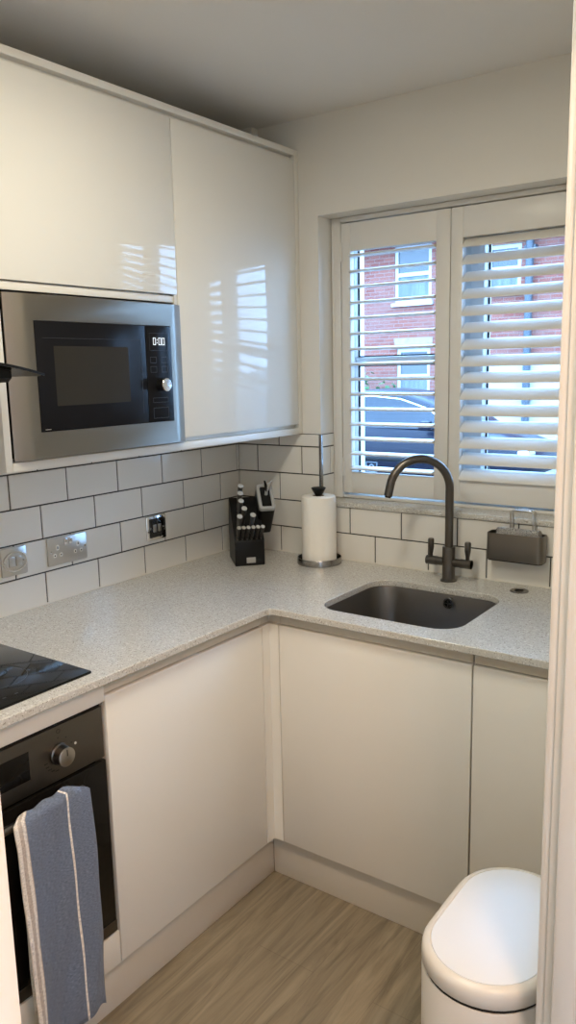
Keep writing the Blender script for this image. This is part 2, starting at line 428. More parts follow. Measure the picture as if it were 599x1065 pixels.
sill_rows = [rows[0], (rows[1][0], 1.088)]
run_tiles(tb, lambda u, n, z: (u, -n, z), 0.0, XW0 + 0.001, 0.199, rows)
run_tiles(tb, lambda u, n, z: (u, -n, z), XW0 + 0.001, XW1, 0.199, sill_rows)
run_tiles(tb, lambda u, n, z: (u, -n, z), XW1, XR, 0.199, rows)
tb.mi = 1
tb.box(0, XW0 + 0.001, -0.0052, 0, ZC, ZUB).box(XW0 + 0.001, XW1, -0.0052, 0, ZC, 1.088).box(XW1, XR, -0.0052, 0, ZC, ZUB)
tb.mi = 2; tb.box(0.008, XR, -0.0105, -0.0052, ZC, ZC + 0.004)
tag(tb.done('tiled_splashback', [M['tile'], M['mortar'], M['sealant']], angle=20), 'white brick tiles with dark grout on the back wall under the window', 'wall tiles')
tb = B()
run_tiles(tb, lambda u, n, z: (XW0 + n - 0.001, u, z), 0.0, 0.077, 0.052, [(1.106, rows[2][0]), rows[2], rows[3], rows[4]])
tb.mi = 1; tb.box(XW0, XW0 + 0.0042, 0.0, 0.077, 1.106, ZUB)
tag(tb.done('tiled_splashback', [M['tile'], M['mortar']], angle=20), 'narrow tiled return inside the window recess behind the paper roll', 'wall tiles')
tag(bx(XW0 - 0.004, XW0 + 0.008, -0.0105, 0.002, 1.106, ZUB, bev=0.003).done('tile_edge_trim', M['trimsteel']), 'chrome edge strip on the tiled corner of the window recess', 'tile trim')

# quartz sill
tag(bx(XW0 + 0.001, XW1 - 0.001, -0.014, 0.165, 1.088, 1.106, bev=0.002).done('window_sill', M['quartz']), 'speckled grey quartz window sill above the tap', 'window sill')

# ------------------------------------------------------------------ window
wy0, wy1 = 0.165, 0.235
win = thing('window_1', 'white framed window behind the shutters', 'window', (0.835, 0.2, 1.106), kind='structure')
f = B()
f.box(XW0, 0.4265, wy0, wy1, 1.106, ZL, bev=0.004).box(1.243, XW1, wy0, wy1, 1.106, ZL, bev=0.004)
f.box(0.4265, 1.243, wy0, wy1, 1.106, 1.166, bev=0.004).box(0.4265, 1.243, wy0, wy1, 2.03, ZL, bev=0.004)
f.box(0.800, 0.872, wy0, wy1, 1.166, 2.03, bev=0.004)
f.done('window_frame', M['upvc'], win)
f = B(); f.box(0.4265, 0.800, wy0 + 0.004, wy1, 1.583, 1.611, bev=0.004); f.done('transom', M['upvc'], win)
f = B()
f.box(0.872, 0.920, wy0 - 0.012, wy1 - 0.02, 1.166, 2.03, bev=0.004).box(1.196, 1.243, wy0 - 0.012, wy1 - 0.02, 1.166, 2.03, bev=0.004)
f.box(0.920, 1.196, wy0 - 0.012, wy1 - 0.02, 1.166, 1.212, bev=0.004).box(0.920, 1.196, wy0 - 0.012, wy1 - 0.02, 1.984, 2.03, bev=0.004)
f.done('sash_frame', M['upvc'], win)
g = B()
for (x0, x1, z0, z1) in ((0.4265, 0.800, 1.166, 1.583), (0.4265, 0.800, 1.611, 2.03), (0.920, 1.196, 1.212, 1.984)):
    yy = wy0 + 0.03 
    g.box(x0, x0 + 0.005, yy - 0.006, yy, z0, z1).box(x1 - 0.005, x1, yy - 0.006, yy, z0, z1).box(x0, x1, yy - 0.006, yy, z0, z0 + 0.005).box(x0, x1, yy - 0.006, yy, z1 - 0.005, z1)
g.done('gasket', M['black'], win)
for i, (x0, x1, z0, z1) in enumerate(((0.4265, 0.800, 1.166, 1.583), (0.4265, 0.800, 1.611, 2.03), (0.920, 1.196, 1.212, 1.984))):
    bx(x0, x1, wy0 + 0.031, wy0 + 0.035, z0, z1).done('glass_pane', M['glass'], win)
# faded square sticker on the lower left pane
s = B()
sx0, sx1, sz0, sz1, sy = 0.4520, 0.5000, 1.190, 1.228, wy0 + 0.0295
for b_ in ((sx0, sx1, sz0, sz0 + 0.003), (sx0, sx1, sz1 - 0.003, sz1), (sx0, sx0 + 0.003, sz0, sz1), (sx1 - 0.003, sx1, sz0, sz1)):
    s.box(b_[0], b_[1], sy, sy + 0.0012, b_[2], b_[3])
s.lathe(((sx0 + sx1) / 2, sy, (sz0 + sz1) / 2), [(0.007, 0.0), (0.011, 0.0), (0.011, 0.0012), (0.007, 0.0012), (0.007, 0.0)], 20, 'y', cap=False)
s.done('sticker', M['sticker'], win)

# shutters
SY0, SY1 = 0.083, 0.111
fr = B()
fr.box(XW0 + 0.004, 0.4195, 0.080, 0.130, 1.106, ZL - 0.001, bev=0.003).box(1.2515, XW1 - 0.003, 0.080, 0.130, 1.106, ZL - 0.001, bev=0.003)
fr.box(0.4195, 1.2515, 0.080, 0.130, 2.0690, ZL - 0.001, bev=0.003).box(0.4195, 1.2515, 0.088, 0.130, 1.106, 1.1165, bev=0.002)
fr.box(XW0 + 0.004, 0.392, 0.0775, 0.082, 1.106, ZL - 0.001, bev=0.002)
shutters = thing('window_shutters', 'white wooden plantation shutters with two slatted panels filling the window recess', 'window shutters', (0.835, 0.1, 1.106))
fr.done('shutter_frame', M['shutter'], shutters)
LZ0, LZ1 = 1.2015, 1.972
def louvre(x0, x1, z, tilt):
    b = B(); rings = []
    prof = []
    W_, T_ = 0.0298, 0.0056
    for i in range(20):
        a = 2 * PI * i / 20
        prof.append((W_ * math.cos(a), T_ * math.sin(a)))
    ct, st = math.cos(tilt), math.sin(tilt)
    yc = (SY0 + SY1) / 2
    for x in (x0 + 0.0012, x1 - 0.0012):
        rings.append([(x, yc + p * ct - q * st, z + p * st + q * ct) for p, q in prof])
    b.loft(rings); return b
def shutter(x0, xl0, xl1, x1, tilt, label, hinge_left):
    b = B()
    b.box(x0, xl0, SY0, SY1, 1.1245, 2.0655, bev=0.0025).box(xl1, x1, SY0, SY1, 1.1245, 2.0655, bev=0.0025)
    b.box(xl0 - 0.001, xl1 + 0.001, SY0 + 0.002, SY1 - 0.002, LZ1, 2.0655, bev=0.0015).box(xl0 - 0.001, xl1 + 0.001, SY0 + 0.002, SY1 - 0.002, 1.1245, LZ0, bev=0.0015)
    r = b.done('shutter_panel', M['shutter'], shutters)
    r['label'] = label
    n = 15; pitch = (LZ1 - LZ0 - 0.030) / (n - 1)
    first = louvre(xl0, xl1, LZ0 + 0.015, tilt).done('louvre', M['shutter'], r)
    for i in range(1, n):
        c = first.copy(); COL.objects.link(c); c.parent = r; c.location = (0, 0, i * pitch)
    for z in (1.22, 1.97):
        h = B()
        xx = x0 - 0.001 if hinge_left else x1 + 0.001
        h.cyl((xx, SY0 - 0.004, z - 0.032), (xx, SY0 - 0.004, z + 0.032), 0.0045, 12)
        h.box(xx - 0.009, xx + 0.009, SY0 - 0.0025, SY0 + 0.001, z - 0.032, z + 0.032)
        h.done('hinge', M['shutter'], r)
    return r
shutter(0.4220, 0.4575, 0.7810, 0.8310, math.radians(4), 'left shutter panel with level open slats', True)
shutter(0.8335, 0.8735, 1.1965, 1.2485, math.radians(36), 'right shutter panel with tilted half closed slats', False)

# ------------------------------------------------------------------ worktop
def outline_mesh(name, outer, holes, z0, z1, m, label, cat, bev=0.0022):
    bm = bmesh.new(); edges = []
    for loop in [outer] + holes:
        vs = [bm.verts.new((x, y, z1)) for x, y in loop]
        for i in range(len(vs)): edges.append(bm.edges.new((vs[i], vs[(i + 1) % len(vs)])))
    bmesh.ops.triangle_fill(bm, use_beauty=True, use_dissolve=False, edges=edges)
    r = bmesh.ops.extrude_face_region(bm, geom=list(bm.faces))
    for v in [g for g in r['geom'] if isinstance(g, bmesh.types.BMVert)]: v.co.z = z0
    bmesh.ops.recalc_face_normals(bm, faces=list(bm.faces))
    b = B(); b.bm.free(); b.bm = bm
    return tag(b.done(name, m, mod=bev), label, cat)
wt_outer = [(0.0055, -0.0055), (0.0055, -2.20), (0.6023, -2.20), (0.6023, -0.635), (0.6060, -0.626), (0.615, -0.6212), (XR - 0.004, -0.6212), (XR - 0.004, -0.0055)]
SX0, SX1, SYA, SYB = 0.708, 1.138, -0.543, -0.166
sink_hole = rrect(SX0, SX1, SYA, SYB, 0.075, 8)
outline_mesh('worktop', wt_outer, [sink_hole], ZC - TH, ZC, M['quartz'], 'speckled pale grey quartz worktop running round the corner', 'worktop')

# sink
sk = thing('sink', 'dark undermounted single bowl sink set in the quartz worktop', 'sink', (0.923, -0.354, ZC - 0.21))
b = B()
def ring(x0, x1, y0, y1, r, z): return [(x, y, z) for x, y in rrect(x0, x1, y0, y1, r, 8)]
t = 0.003
zt = ZC - TH
b.loft([ring(SX0 - .02, SX1 + .02, SYA - .012, SYB + .02, .08, zt - 0.001), ring(SX0 - .003, SX1 + .003, SYA - .003, SYB + .003, .075, zt - 0.001), ring(SX0 - .001, SX1 + .001, SYA - .001, SYB + .001, .074, zt - 0.006),
        ring(SX0 + .006, SX1 - .006, SYA + .006, SYB - .006, .068, ZC - 0.17), ring(SX0 + .014, SX1 - .014, SYA + .014, SYB - .014, .06, ZC - 0.188), ring(SX0 + .05, SX1 - .05, SYA + .05, SYB - .05, .04, ZC - 0.195),
        ring(SX0 + .12, SX1 - .12, SYA + .12, SYB - .12, .03, ZC - 0.197), ring(SX0 + .12, SX1 - .12, SYA + .12, SYB - .12, .03, ZC - 0.204), ring(SX0 + .004, SX1 - .004, SYA + .004, SYB - .004, .07, ZC - 0.20), ring(SX0 - .02, SX1 + .02, SYA - .012, SYB + .02, .08, zt - 0.004)], cap0=False, cap1=False)
# close floor
b.box(SX0 + .11, SX1 - .11, SYA + .11, SYB - .11, ZC - 0.206, ZC - 0.1965)
b.done('bowl', M['sink'], sk, angle=50)
B().lathe((0.923, -0.354, ZC - 0.1965), [(0.0, 0.001), (0.03, 0.001), (0.034, 0.003), (0.043, 0.003), (0.045, 0.0)], 28).done('drain', M['dullchrome'], sk)
ov = B(); ov.lathe((0.957, SYB - 0.0085, ZC - 0.045), [(0.011, 0.004), (0.0115, -0.003), (0.0165, -0.003), (0.018, 0.004)], 26, 'y', cap=False)
ov.box(0.9555, 0.9585, SYB - 0.0115, SYB - 0.006, ZC - 0.057, ZC - 0.033).box(0.945, 0.969, SYB - 0.0115, SYB - 0.006, ZC - 0.0465, ZC - 0.0435)
ovo = ov.done('overflow', M['chrome'], sk)
B().lathe((0.957, SYB - 0.0045, ZC - 0.045), [(0.0, 0.0), (0.012, 0.0), (0.012, 0.002), (0.0, 0.002)], 24, 'y').done('overflow_hole', M['darkvoid'], ovo)

# pop-up waste knob on the worktop
k = thing('waste_control', 'small round metal waste control knob in the worktop right of the tap', 'knob', (1.1477, -0.087, ZC))
B().lathe((1.1477, -0.087, ZC), [(0.0, 0.0), (0.0275, 0.0), (0.028, 0.0015), (0.025, 0.004), (0.0, 0.004)], 32).done('rosette', M['trimsteel'], k)
B().lathe((1.1477, -0.087, ZC + 0.004), [(0.0, 0.0), (0.0135, 0.0), (0.0135, 0.002), (0.012, 0.003), (0.0, 0.0035)], 28).done('button', M['gun'], k)

# tap
TX, TY = 0.9145, -0.081
tap = thing('kitchen_tap', 'gunmetal swan neck mixer tap with two levers behind the sink', 'tap', (TX, TY, ZC))
B().lathe((TX, TY, ZC), [(0.0, 0), (0.0265, 0), (0.0265, 0.004), (0.0215, 0.007), (0.0205, 0.011), (0.0205, 0.108), (0.0195, 0.112), (0.0, 0.112)], 32).done('body', M['gun'], tap)
phi = 0.80; R = 0.097
dx, dy = -math.sin(phi), -math.cos(phi)
zc = 1.194
pts = [(TX, TY, ZC + 0.105), (TX, TY, 1.08), (TX, TY, 1.15)]
for i in range(0, 25):
    a = math.radians(i * 168 / 24)
    q = R * (1 - math.cos(a)); pts.append((TX + q * dx, TY + q * dy, zc + R * math.sin(a)))
tx_, tz_ = math.sin(math.radians(168)), math.cos(math.radians(168))
px, py, pz = pts[-1]
pts.append((px + dx * tx_ * 0.036, py + dy * tx_ * 0.036, pz + tz_ * 0.036))
sp = B().tube(pts, 0.0132, 20).done('spout', M['gun'], tap)
e = Vector(pts[-1]); ed = (Vector(pts[-1]) - Vector(pts[-2])).normalized()
B().cyl(e - ed * 0.002, e + ed * 0.005, 0.0095, 18).done('aerator', M['black'], sp)
c = B(); c.cyl((0.8385, TY, 0.957), (0.991, TY, 0.957), 0.0135, 22)
c.cyl((0.8385, TY, 0.957), (0.874, TY, 0.957), 0.0147, 22).cyl((0.955, TY, 0.957), (0.991, TY, 0.957), 0.0147, 22)
c.done('cross_bar', M['gun'], tap)
for x in (0.8525, 0.978):
    B().lathe((x, TY, 0.957), [(0.0, 0.0), (0.0065, 0.0), (0.0062, 0.022), (0.0098, 0.042), (0.0102, 0.066), (0.0085, 0.071), (0.0, 0.0715)], 20).done('lever', M['gun'], tap)

# sponge caddy
cd = thing('sink_caddy', 'dark metal sponge caddy fixed to the tiles right of the tap', 'caddy', (1.117, -0.008, 0.98))
b = B()
rr = lambda z, i=0.0: [(x, y, z) for x, y in rrect(1.030 + i, 1.206 - i, -0.068 + i, -0.0085 - i, 0.016, 5)]
b.loft([rr(0.980), rr(1.060), rr(1.063, 0.0006), rr(1.063, 0.0024), rr(0.983, 0.0024)])
b.done('tray', M['caddy'], cd, angle=50)
b = B(); b.loft([[(x, y, z) for x, y in rrect(1.033, 1.203, -0.065, -0.0085, 0.014, 5)] for z in (0.9765, 0.9802)]); b.done('base', M['black'], cd)
b = B()
hp = []
hx0, hx1, hz, hy = 1.0965, 1.1665, 1.134, -0.0125
pts = [(hx0, hy, 1.055), (hx0, hy, hz - 0.012)] + [(hx0 + 0.012 * (1 - math.cos(a)), hy, hz - 0.012 + 0.012 * math.sin(a)) for a in (0.5, 1.0, PI / 2)] + [(hx1 - 0.012 + 0.012 * math.sin(a), hy, hz - 0.012 + 0.012 * math.cos(a)) for a in (0, 0.55, 1.05)] + [(hx1, hy, hz - 0.012), (hx1, hy, 1.055)]
b.tube(pts, 0.0028, 10)
pts2 = [(x, y - 0.024, z) for x, y, z in pts]
b.tube(pts2, 0.0028, 10)
b.cyl((hx0 + 0.012, hy, hz), (hx0 + 0.012, hy - 0.024, hz), 0.0028, 10).cyl((hx1 - 0.012, hy, hz), (hx1 - 0.012, hy - 0.024, hz), 0.0028, 10)
b.done('wire_handle', M['dullchrome'], cd)
sb = B(); sb.box(1.058, 1.196, -0.058, -0.040, 0.984, 1.079, bev=0.006, seg=3)
bmesh.ops.subdivide_edges(sb.bm, edges=list(sb.bm.edges), cuts=3, use_grid_fill=True)
for v in sb.bm.verts: v.co += Vector((random.uniform(-1, 1), random.uniform(-1, 1), random.uniform(-1, 1))) * 0.0016
tag(sb.done('scouring_pad', M['scourer']), 'glittery silver scouring pad standing in the sink caddy', 'sponge')

# ------------------------------------------------------------------ paper towel
RX, RY = 0.4270, -0.0905
h = thing('paper_towel_holder', 'round steel paper towel holder with black cone finial in the corner', 'paper towel holder', (RX, RY, ZC))
B().lathe((RX, RY, ZC), [(0.0, 0), (0.077, 0), (0.0785, 0.0015), (0.0785, 0.022), (0.0775, 0.0235), (0.0755, 0.0235), (0.075, 0.022), (0.075, 0.008), (0.0, 0.008)], 48).done('base', M['trimsteel'], h)
B().lathe((RX, RY, ZC + 0.008), [(0.0, 0), (0.007, 0), (0.007, 0.235), (0.0, 0.235)], 16).done('pole', M['steel'], h)
B().lathe((RX, RY, ZC + 0.238), [(0.0, 0), (0.009, 0), (0.0115, 0.004), (0.0245, 0.027), (0.0255, 0.0305), (0.0235, 0.032), (0.0, 0.032)], 32).done('finial', M['black'], h)
rl = thing('paper_towel_roll', 'white paper towel roll standing on the round steel holder', 'paper towel', (RX, RY, ZC + 0.0085))
b = B()
prof = [(0.021, 0.0), (0.056, 0.0), (0.0605, 0.004), (0.061, 0.01), (0.061, 0.222), (0.0595, 0.230), (0.055, 0.233), (0.021, 0.233), (0.021, 0.0)]
b.lathe((RX, RY, ZC + 0.0085), prof, 48, cap=False)
b.done('paper', M['paper'], rl)
b = B(); b.lathe((RX, RY, ZC + 0.0085), [(0.019, 0.0), (0.0212, 0.0), (0.0212, 0.2325), (0.019, 0.2325), (0.019, 0.0)], 32, cap=False); b.done('cardboard_core', M['stone'], rl)
b = B(); a0 = -1.25
arc = [(RX + 0.0617 * math.cos(a0 + i * 0.08), RY + 0.0617 * math.sin(a0 + i * 0.08)) for i in range(14)]
arc2 = [(RX + 0.0607 * math.cos(a0 + i * 0.08), RY + 0.0607 * math.sin(a0 + i * 0.08)) for i in range(14)]
b.loft([[(x, y, ZC + 0.014) for x, y in arc + arc2[::-1]], [(x, y, ZC + 0.236) for x, y in arc + arc2[::-1]]]); b.done('loose_sheet', M['paper'], rl)

# ------------------------------------------------------------------ knife block
FL = Vector((0.206, -0.290, ZC)); ang = 0.82
dW = Vector((math.cos(ang), math.sin(ang), 0)); dN = Vector((-dW.y, dW.x, 0)); UP = Vector((0, 0, 1))
AX = (UP - dN).normalized()
KB = Matrix.Translation(FL) @ Matrix((( dW.x, dN.x, 0, 0), (dW.y, dN.y, 0, 0), (0, 0, 1, 0), (0, 0, 0, 1)))   # local: x width, y depth, z up
kb = thing('knife_block', 'black slanted knife block standing in the worktop corner', 'knife block', tuple(FL + dW * 0.05 + dN * 0.07))
def kloc(w_, q, z): return KB @ Vector((w_, q, z))
prof = [(0.0, 0.0), (0.0, 0.088), (0.012, 0.104), (0.105, 0.206), (0.116, 0.215), (0.137, 0.224), (0.145, 0.218), (0.166, 0.105), (0.150, 0.0)]
b = B(); b.prism([kloc(0, q, z) for q, z in prof], dW * 0.105)
b.done('block_body', M['black'], kb, mod=0.003)
b = B(T=KB); b.box(0.040, 0.072, -0.0016, 0.001, 0.010, 0.030, bev=0.004); b.done('badge', M['grey'], kb)
# square shears pocket on the right side
A2 = Vector((0, -1, 1)).normalized(); N2 = Vector((0, 1, 1)).normalized()
def pocket_ring(a, ins=0.0):
    c0 = Vector((0.1215, 0.092, 0.09 + 1.1 * 0.092)) + A2 * a
    hw, hh = 0.0285 - ins, 0.0545 - ins
    pts = rrect(-hw, hw, -hh, hh, 0.010 - ins * 0.5, 4)
    return [KB @ (c0 + Vector((1, 0, 0)) * u + N2 * v) for u, v in pts]
b = B(); b.loft([pocket_ring(-0.085), pocket_ring(0.060)]); b.done('shears_pocket', M['black'], kb, angle=50)
b = B(); b.loft([pocket_ring(0.052, -0.001), pocket_ring(0.0625, -0.001), pocket_ring(0.0655, 0.001), pocket_ring(0.0655, 0.0105), pocket_ring(0.0605, 0.0115)], cap0=False, cap1=False); b.done('pocket_rim', M['grey'], kb, angle=50)

def knife(w_, q, L, r, label, group, cap_r):
    base = kloc(w_, q, 0.09 + 1.1 * q)
    t = thing('kitchen_knife' if L > 0.08 else 'steak_knife', label, 'knife', tuple(base), group)
    nrm = AX; side = dW; wid = nrm.cross(side).normalized()
    # handle: oval, slightly swelling section along the axis
    rings = []
    for s_, f_ in ((0.006, 0.8), (0.018, 0.95), (0.045 * L / 0.1, 0.86), (L * 0.72, 1.0), (L * 0.93, 1.15), (L - 0.006, 1.12)):
        kz = -0.6 * wid.z / nrm.z * (1 if s_ > L - 0.01 else 0)
        rings.append([base + nrm * (s_ + kz * math.sin(2 * PI * i / 14) * r * f_) + side * (math.cos(2 * PI * i / 14) * r * 0.62 * f_) + wid * (math.sin(2 * PI * i / 14) * r * f_) for i in range(14)])
    b = B(); b.loft(rings); b.done('handle', M['handle'], t, angle=60)
    rings = []
    kz = -0.6 * wid.z / nrm.z
    for s_, f_ in ((L - 0.0050, 1.13), (L - 0.0012, 1.13), (L, 1.06)):
        rings.append([base + nrm * (s_ + kz * math.sin(2 * PI * i / 14) * r * f_) + side * (math.cos(2 * PI * i / 14) * r * 0.66 * f_) + wid * (math.sin(2 * PI * i / 14) * r * f_) for i in range(14)])
    b = B(); b.loft(rings); b.done('end_cap', M['capsteel'], t, angle=30)
    rings = []
    for s_, f_ in ((-0.010, 0.8), (0.0075, 0.84)):
        rings.append([base + nrm * s_ + side * (math.cos(2 * PI * i / 14) * r * 0.5 * f_) + wid * (math.sin(2 * PI * i / 14) * r * f_) for i in range(14)])
    b = B(); b.loft(rings); b.done('bolster', M['steel'], t, angle=60)
    return t
big = [(0.0318, 0.1073, 'highest kitchen knife at the back of the black block'), (0.0265, 0.0865, 'second highest kitchen knife in the black block, just below the topmost'),
       (0.0257, 0.0653, 'third kitchen knife down in the left column of the black block'), (0.0334, 0.0440, 'fourth kitchen knife down, broad capped handle in middle of the block'),
       (0.0141, 0.0228, 'lowest kitchen knife at left edge of the block, above the steak knives'), (0.0600, 0.0250, 'kitchen knife standing alone right of the others, beside the grey rimmed pocket')]
for w_, q, lab in big: knife(w_, q, 0.105, 0.0128, lab, 'kitchen knives in the black block', 1)
names6 = ['leftmost of the six steak knives in the front row of the block', 'second steak knife from the left in the front row of the block', 'third steak knife from the left in the front row of the block',
          'fourth steak knife from the left in the front row of the block', 'fifth steak knife from the left in the front row of the block', 'rightmost of the six steak knives in the front row of the block']
for i in range(6):
    knife(0.0115 + 0.0165 * i, 0.0075, 0.070, 0.0094, names6[i], 'steak knives in the front row of the black block', 1)
# shears
shb = kloc(0.1215, 0.092, 0.09 + 1.1 * 0.092)
sh = thing('kitchen_shears', 'grey handled kitchen shears standing in the rimmed pocket of the knife block', 'scissors', tuple(shb))
def blade(p0, p1, w0, w1, nm, m):
    p0, p1 = KB @ Vector(p0), KB @ Vector(p1)
    t = (p1 - p0).normalized(); s_ = t.cross(dN).normalized()
    b = B(); rings = []
    for p, w_ in ((p0, w0), (p0.lerp(p1, 0.5), (w0 + w1) * 0.62), (p1, w1)):
        rings.append([p + s_ * (w_ * math.cos(2 * PI * i / 10)) + dN * (0.0028 * math.sin(2 * PI * i / 10)) for i in range(10)])
    b.loft(rings); return b.done(nm, m, sh, angle=60)
def pc(u, a, v): 
    p = Vector((0.1215, 0.092, 0.09 + 1.1 * 0.092)) + A2 * a + Vector((1, 0, 0)) * u + N2 * v
    return (p.x, p.y, p.z)
blade(pc(0.000, 0.010, -0.01), pc(0.004, 0.082, 0.018), 0.0045, 0.0055, 'blade', M['grey'])
blade(pc(0.004, 0.080, 0.016), pc(-0.003, 0.104, 0.040), 0.0055, 0.0030, 'handle', M['black'])
blade(pc(0.003, 0.076, 0.014), pc(0.020, 0.103, 0.036), 0.0055, 0.0034, 'handle', M['grey'])
B().lathe(KB @ Vector(pc(0.004, 0.080, 0.016)), [(0.0, -0.004), (0.004, -0.004), (0.004, 0.004), (0.0, 0.004)], 14, 'y').done('pivot', M['chrome'], sh)

# ------------------------------------------------------------------ sockets on the left wall
def plate(b, y0, y1, z0, z1, t0, t1, r=0.004):
    b.loft([[(t0, y, z) for y, z in rrect(y0, y1, z0, z1, r, 4)], [(t1 - 0.0012, y, z) for y, z in rrect(y0, y1, z0, z1, r, 4)], [(t1, y, z) for y, z in rrect(y0 + .0012, y1 - .0012, z0 + .0012, z1 - .0012, r, 4)]])
    return b
t0 = 0.0078
s = thing('switch_plate', 'brushed steel switch plate with oval surround at far left of the tiles', 'switch', (0.008, -1.042, 1.0085))
plate(B(), -1.085, -0.999, 1.0085, 1.0905, t0, t0 + 0.006).done('face_plate', M['dullchrome'], s)
b = B()
ell = lambda ry, rz, x: [(x, -1.042 + ry * math.cos(2 * PI * i / 36), 1.0495 + rz * math.sin(2 * PI * i / 36)) for i in range(36)]
b.loft([ell(.0405, .0295, t0 + .0055), ell(.040, .029, t0 + .0095), ell(.0375, .0265, t0 + .0095), ell(.037, .026, t0 + .006)], cap0=False, cap1=False); b.done('oval_surround', M['chrome'], s)
for y in (-1.053, -1.029): bx(t0 + .005, t0 + .0105, y - .0095, y + .0095, 1.035, 1.064, bev=0.003).done('rocker', M['dullchrome'], s)
for y in (-1.0735, -1.0105): B().lathe((t0 + .006, y, 1.0495), [(0, 0), (.0035, 0), (.0035, .0022), (0, .003)], 14, 'x').done('screw', M['dullchrome'], s)
s = thing('double_socket', 'satin steel double power socket on the tiles between the two switch plates', 'socket', (0.008, -0.852, 1.0065))
plate(B(), -0.926, -0.778, 1.0065, 1.0905, t0, t0 + 0.006).done('face_plate', M['dullchrome'], s)
for y in (-0.8605, -0.8435): bx(t0 + .005, t0 + .0105, y - .0068, y + .0068, 1.064, 1.0835, bev=0.003).done('rocker', M['chrome'], s)
for yc in (-0.8905, -0.8135):
    for yy, zz in ((yc, 1.060), (yc - .0115, 1.037), (yc + .0115, 1.037)):
        hzz = .0085 if yy == yc else .0065
        i_ = plate(B(), yy - .0062, yy + .0062, zz - hzz, zz + hzz, t0 + .005, t0 + .0072, .005).done('pin_insert', M['plastic_white'], s)
        hz2 = .004 if yy == yc else .002
        bx(t0 + .0071, t0 + .0074, yy - .002, yy + .002, zz - hz2, zz + hz2).done('pin_slot', M['darkvoid'], i_)
for y in (-0.9165, -0.7875): B().lathe((t0 + .006, y, 1.0485), [(0, 0), (.0035, 0), (.0035, .0018), (0, .0025)], 14, 'x').done('screw', M['chrome'], s)
s = thing('switch_plate', 'mirror chrome switch plate with black insert nearest the knife block', 'switch', (0.008, -0.4735, 1.0075))
plate(B(), -0.5185, -0.4285, 1.0075, 1.0915, t0, t0 + 0.006).done('face_plate', M['chrome'], s)
plate(B(), -0.5085, -0.4385, 1.0165, 1.0825, t0 + .0055, t0 + 0.0075).done('insert', M['blackgloss'], s)
for y in (-0.485, -0.463): bx(t0 + .007, t0 + .012, y - .008, y + .008, 1.036, 1.062, bev=0.003).done('rocker', M['dullchrome'], s)
for y in (-0.503, -0.444): B().lathe((t0 + .0074, y, 1.0495), [(0, 0), (.0035, 0), (.0035, .0018), (0, .0025)], 14, 'x').done('screw', M['chrome'], s)

# ------------------------------------------------------------------ base units
ZDT, ZDB = 0.840, 0.150; DT = 0.019
def base_cab(name, label, axis, a0, a1, door0, door1, rail_split=True):
    """axis 'y': left run, front at x = XD; axis 'x': back run, front at y = YD"""
    if axis == 'y':
        c = thing(name, label, 'kitchen cabinet', (0.29, (a0 + a1) / 2, 0.15))
        bx(0.011, XD - DT - 0.001, a0, a1, 0.15, ZC - TH).done('carcass', M['carcass'], c)
        bx(XD - DT, XD, door0, door1, ZDB, ZDT, bev=0.0022).done('door', M['base_door'], c)
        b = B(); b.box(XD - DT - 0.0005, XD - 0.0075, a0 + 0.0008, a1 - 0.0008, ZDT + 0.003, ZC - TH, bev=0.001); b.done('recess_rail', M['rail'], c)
    else:
        c = thing(name, label, 'kitchen cabinet', ((a0 + a1) / 2, -0.29, 0.15))
        w = B()
        if name == 'sink_cabinet':
            w.box(a0, a1, YD + DT + 0.001, -0.011, 0.15, 0.168).box(a0, a0 + 0.018, YD + DT + 0.001, -0.011, 0.168, ZC - TH).box(a1 - 0.018, a1, YD + DT + 0.001, -0.011, 0.168, ZC - TH)
            w.box(a0, a1, -0.029, -0.011, 0.168, 0.80)
        else: w.box(a0, a1, YD + DT + 0.001, -0.011, 0.15, ZC - TH)
        w.done('carcass', M['carcass'], c)
        bx(door0, door1, YD, YD + DT, ZDB, ZDT, bev=0.0022).done('door', M['base_door'], c)
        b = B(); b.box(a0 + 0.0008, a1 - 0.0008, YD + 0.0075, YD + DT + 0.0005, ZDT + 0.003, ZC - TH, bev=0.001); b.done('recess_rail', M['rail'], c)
    return c
YO0 = -1.2268
bc = base_cab('base_cabinet', 'gloss cream base cabinet with handleless door between the oven and the corner', 'y', YO0, -0.632, YO0, -0.6335)
base_cab('sink_cabinet', 'gloss cream cabinet with wide handleless door under the sink', 'x', 0.6171, 1.2135, 0.6178, 1.2122)
base_cab('base_cabinet', 'gloss cream base cabinet right of the sink unit behind the bin', 'x', 1.2155, 1.630, 1.2162, 1.628)
cp = B()
cp.prism([(XD, -0.6320, ZDB), (XD, -0.6035, ZDB), (XD + 0.0015, -0.6000, ZDB), (XD + 0.005, YD, ZDB), (0.6160, YD, ZDB), (0.6160, YD + DT, ZDB), (XD - DT, YD + DT, ZDB), (XD - DT, -0.6320, ZDB)], (0, 0, ZDT - ZDB))
cp.done('corner_post', M['base_door'], bc)
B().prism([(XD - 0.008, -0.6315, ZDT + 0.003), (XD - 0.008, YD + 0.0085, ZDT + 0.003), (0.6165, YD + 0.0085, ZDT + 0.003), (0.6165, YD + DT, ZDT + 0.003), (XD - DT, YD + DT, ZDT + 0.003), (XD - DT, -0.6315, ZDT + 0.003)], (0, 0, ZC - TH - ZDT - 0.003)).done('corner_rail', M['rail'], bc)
# plinths
tag(bx(0.528, 0.546, -2.20, -0.557, 0, 0.149, bev=0.001).done('plinth', M['plinth']), 'long cream plinth at the floor under the oven side cabinets', 'plinth')
tag(bx(0.5465, 1.632, -0.557, -0.539, 0, 0.149, bev=0.001).done('plinth', M['plinth']), 'cream plinth at the floor under the sink side cabinets', 'plinth')

